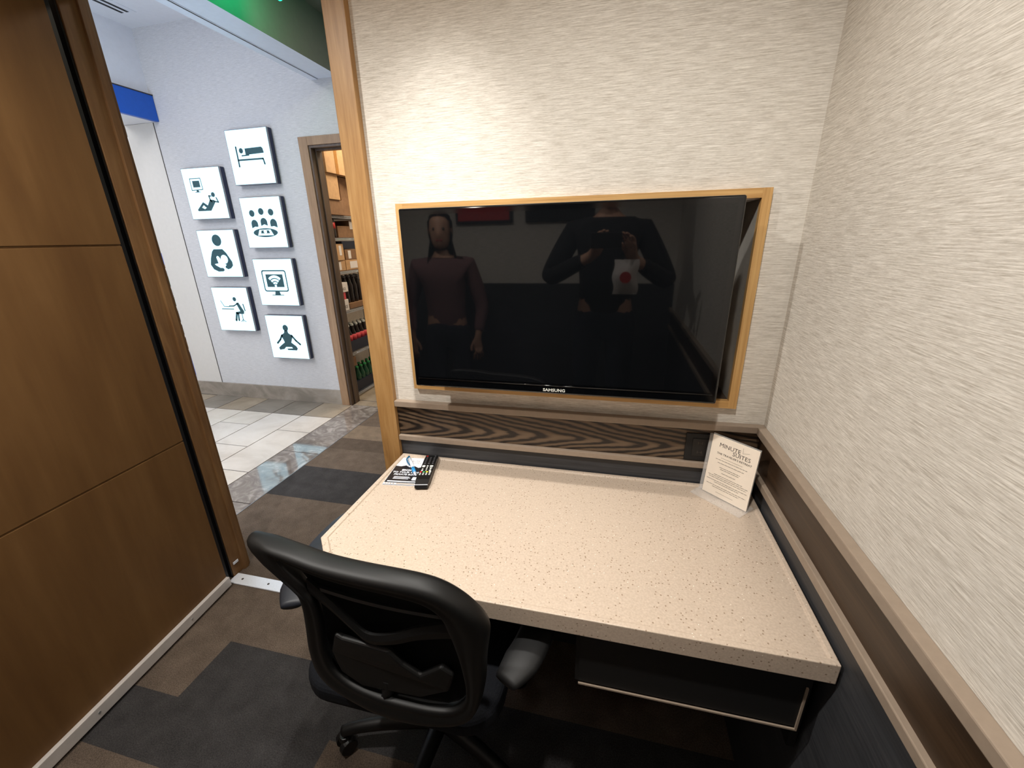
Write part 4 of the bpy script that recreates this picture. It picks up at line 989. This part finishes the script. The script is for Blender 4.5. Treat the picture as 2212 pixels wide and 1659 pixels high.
bm = B(); FLb = Flat(bm, (-.37, -1.258, 1.255), (-1, 0, 0), (0, 0, 1)); FLb.circle(0, 0, .028, .028, h0=-.004, h1=.0005); obj('red_mark', bm, M['red'], bg)

# ------------------------------------------------------------------ lights
def spot(name, loc, power, col, size=.05, ang=150, blend=.6, tgt=None):
    l = bpy.data.lights.new(name, 'SPOT'); l.energy = power; l.color = col; l.shadow_soft_size = size; l.spot_size = R(ang); l.spot_blend = blend
    o = bpy.data.objects.new(name, l); COL.objects.link(o); o.location = loc
    if tgt:
        o.rotation_euler = (Vector(tgt)-Vector(loc)).to_track_quat('-Z', 'Y').to_euler()
    return o
def area(name, loc, sx, sy, power, col, rot=(0, 0, 0)):
    l = bpy.data.lights.new(name, 'AREA'); l.shape = 'RECTANGLE'; l.size = sx; l.size_y = sy; l.energy = power; l.color = col
    o = bpy.data.objects.new(name, l); COL.objects.link(o); o.location = loc; o.rotation_euler = rot; return o
WARM = (1., .965, .91)
LIGHTS = [(-1.55, -.95, 84, 150), (-.88, -.29, 70, 66), (-.45, -.95, 50, 150), (-1.4, -1.85, 4, 150)]
for x, y, p, an in LIGHTS:
    bm = B(); lathe(bm, [(.062, HC-.002), (.062, HC-.008), (.048, HC-.010), (.045, HC-.002)], x, y, 28)
    dl = empty('ceiling_downlight', (x, y, HC), 'round recessed ceiling downlight of the suite', 'light', 'recessed ceiling downlights')
    obj('trim_ring', bm, M['ivory'], dl)
    bm = B(); cyl(bm, (x, y, HC-.001), (x, y, HC-.004), .044, n=24); obj('lens', bm, M['bulb'], dl)
    spot('suite_downlight_lamp', (x, y, HC-.03), p, WARM, .03, ang=an, blend=1. if an < 120 else .6)
area('corridor_light', (-3.4, -.4, 3.03), .6, 2.2, 43, (.90, .94, 1.))
area('corridor_light_warm', (-3.3, -1.2, 3.02), .8, 1.2, 30, (1., .9, .78))
area('shop_light', (-5.6, 1.2, 3.0), 1.6, 3.0, 48, (.95, .97, 1.))
area('corridor_blue_fill', (-3.2, -.9, 1.0), 1.0, .7, 30, (.5, .72, 1.), (R(140), 0, 0))  # added unseen fill to brighten and blue the beam underside; no screen stands there
area('storeroom_light', (-2.3, 2.7, 2.68), .5, .6, 30, (1., .84, .62))
area('alcove_light', (-1.6, 1.2, 2.88), .3, .3, 9, (1., .86, .7))

wd = bpy.data.worlds.new('world'); sc.world = wd; wd.use_nodes = True
wd.node_tree.nodes['Background'].inputs[0].default_value = (.9, .85, .8, 1); wd.node_tree.nodes['Background'].inputs[1].default_value = .03
sc.view_settings.view_transform = 'Standard'; sc.view_settings.look = 'None'; sc.view_settings.exposure = 0; sc.view_settings.gamma = 1; sc.view_settings.use_curve_mapping = False
sc.cycles.max_bounces = 8; sc.cycles.sample_clamp_indirect = 4
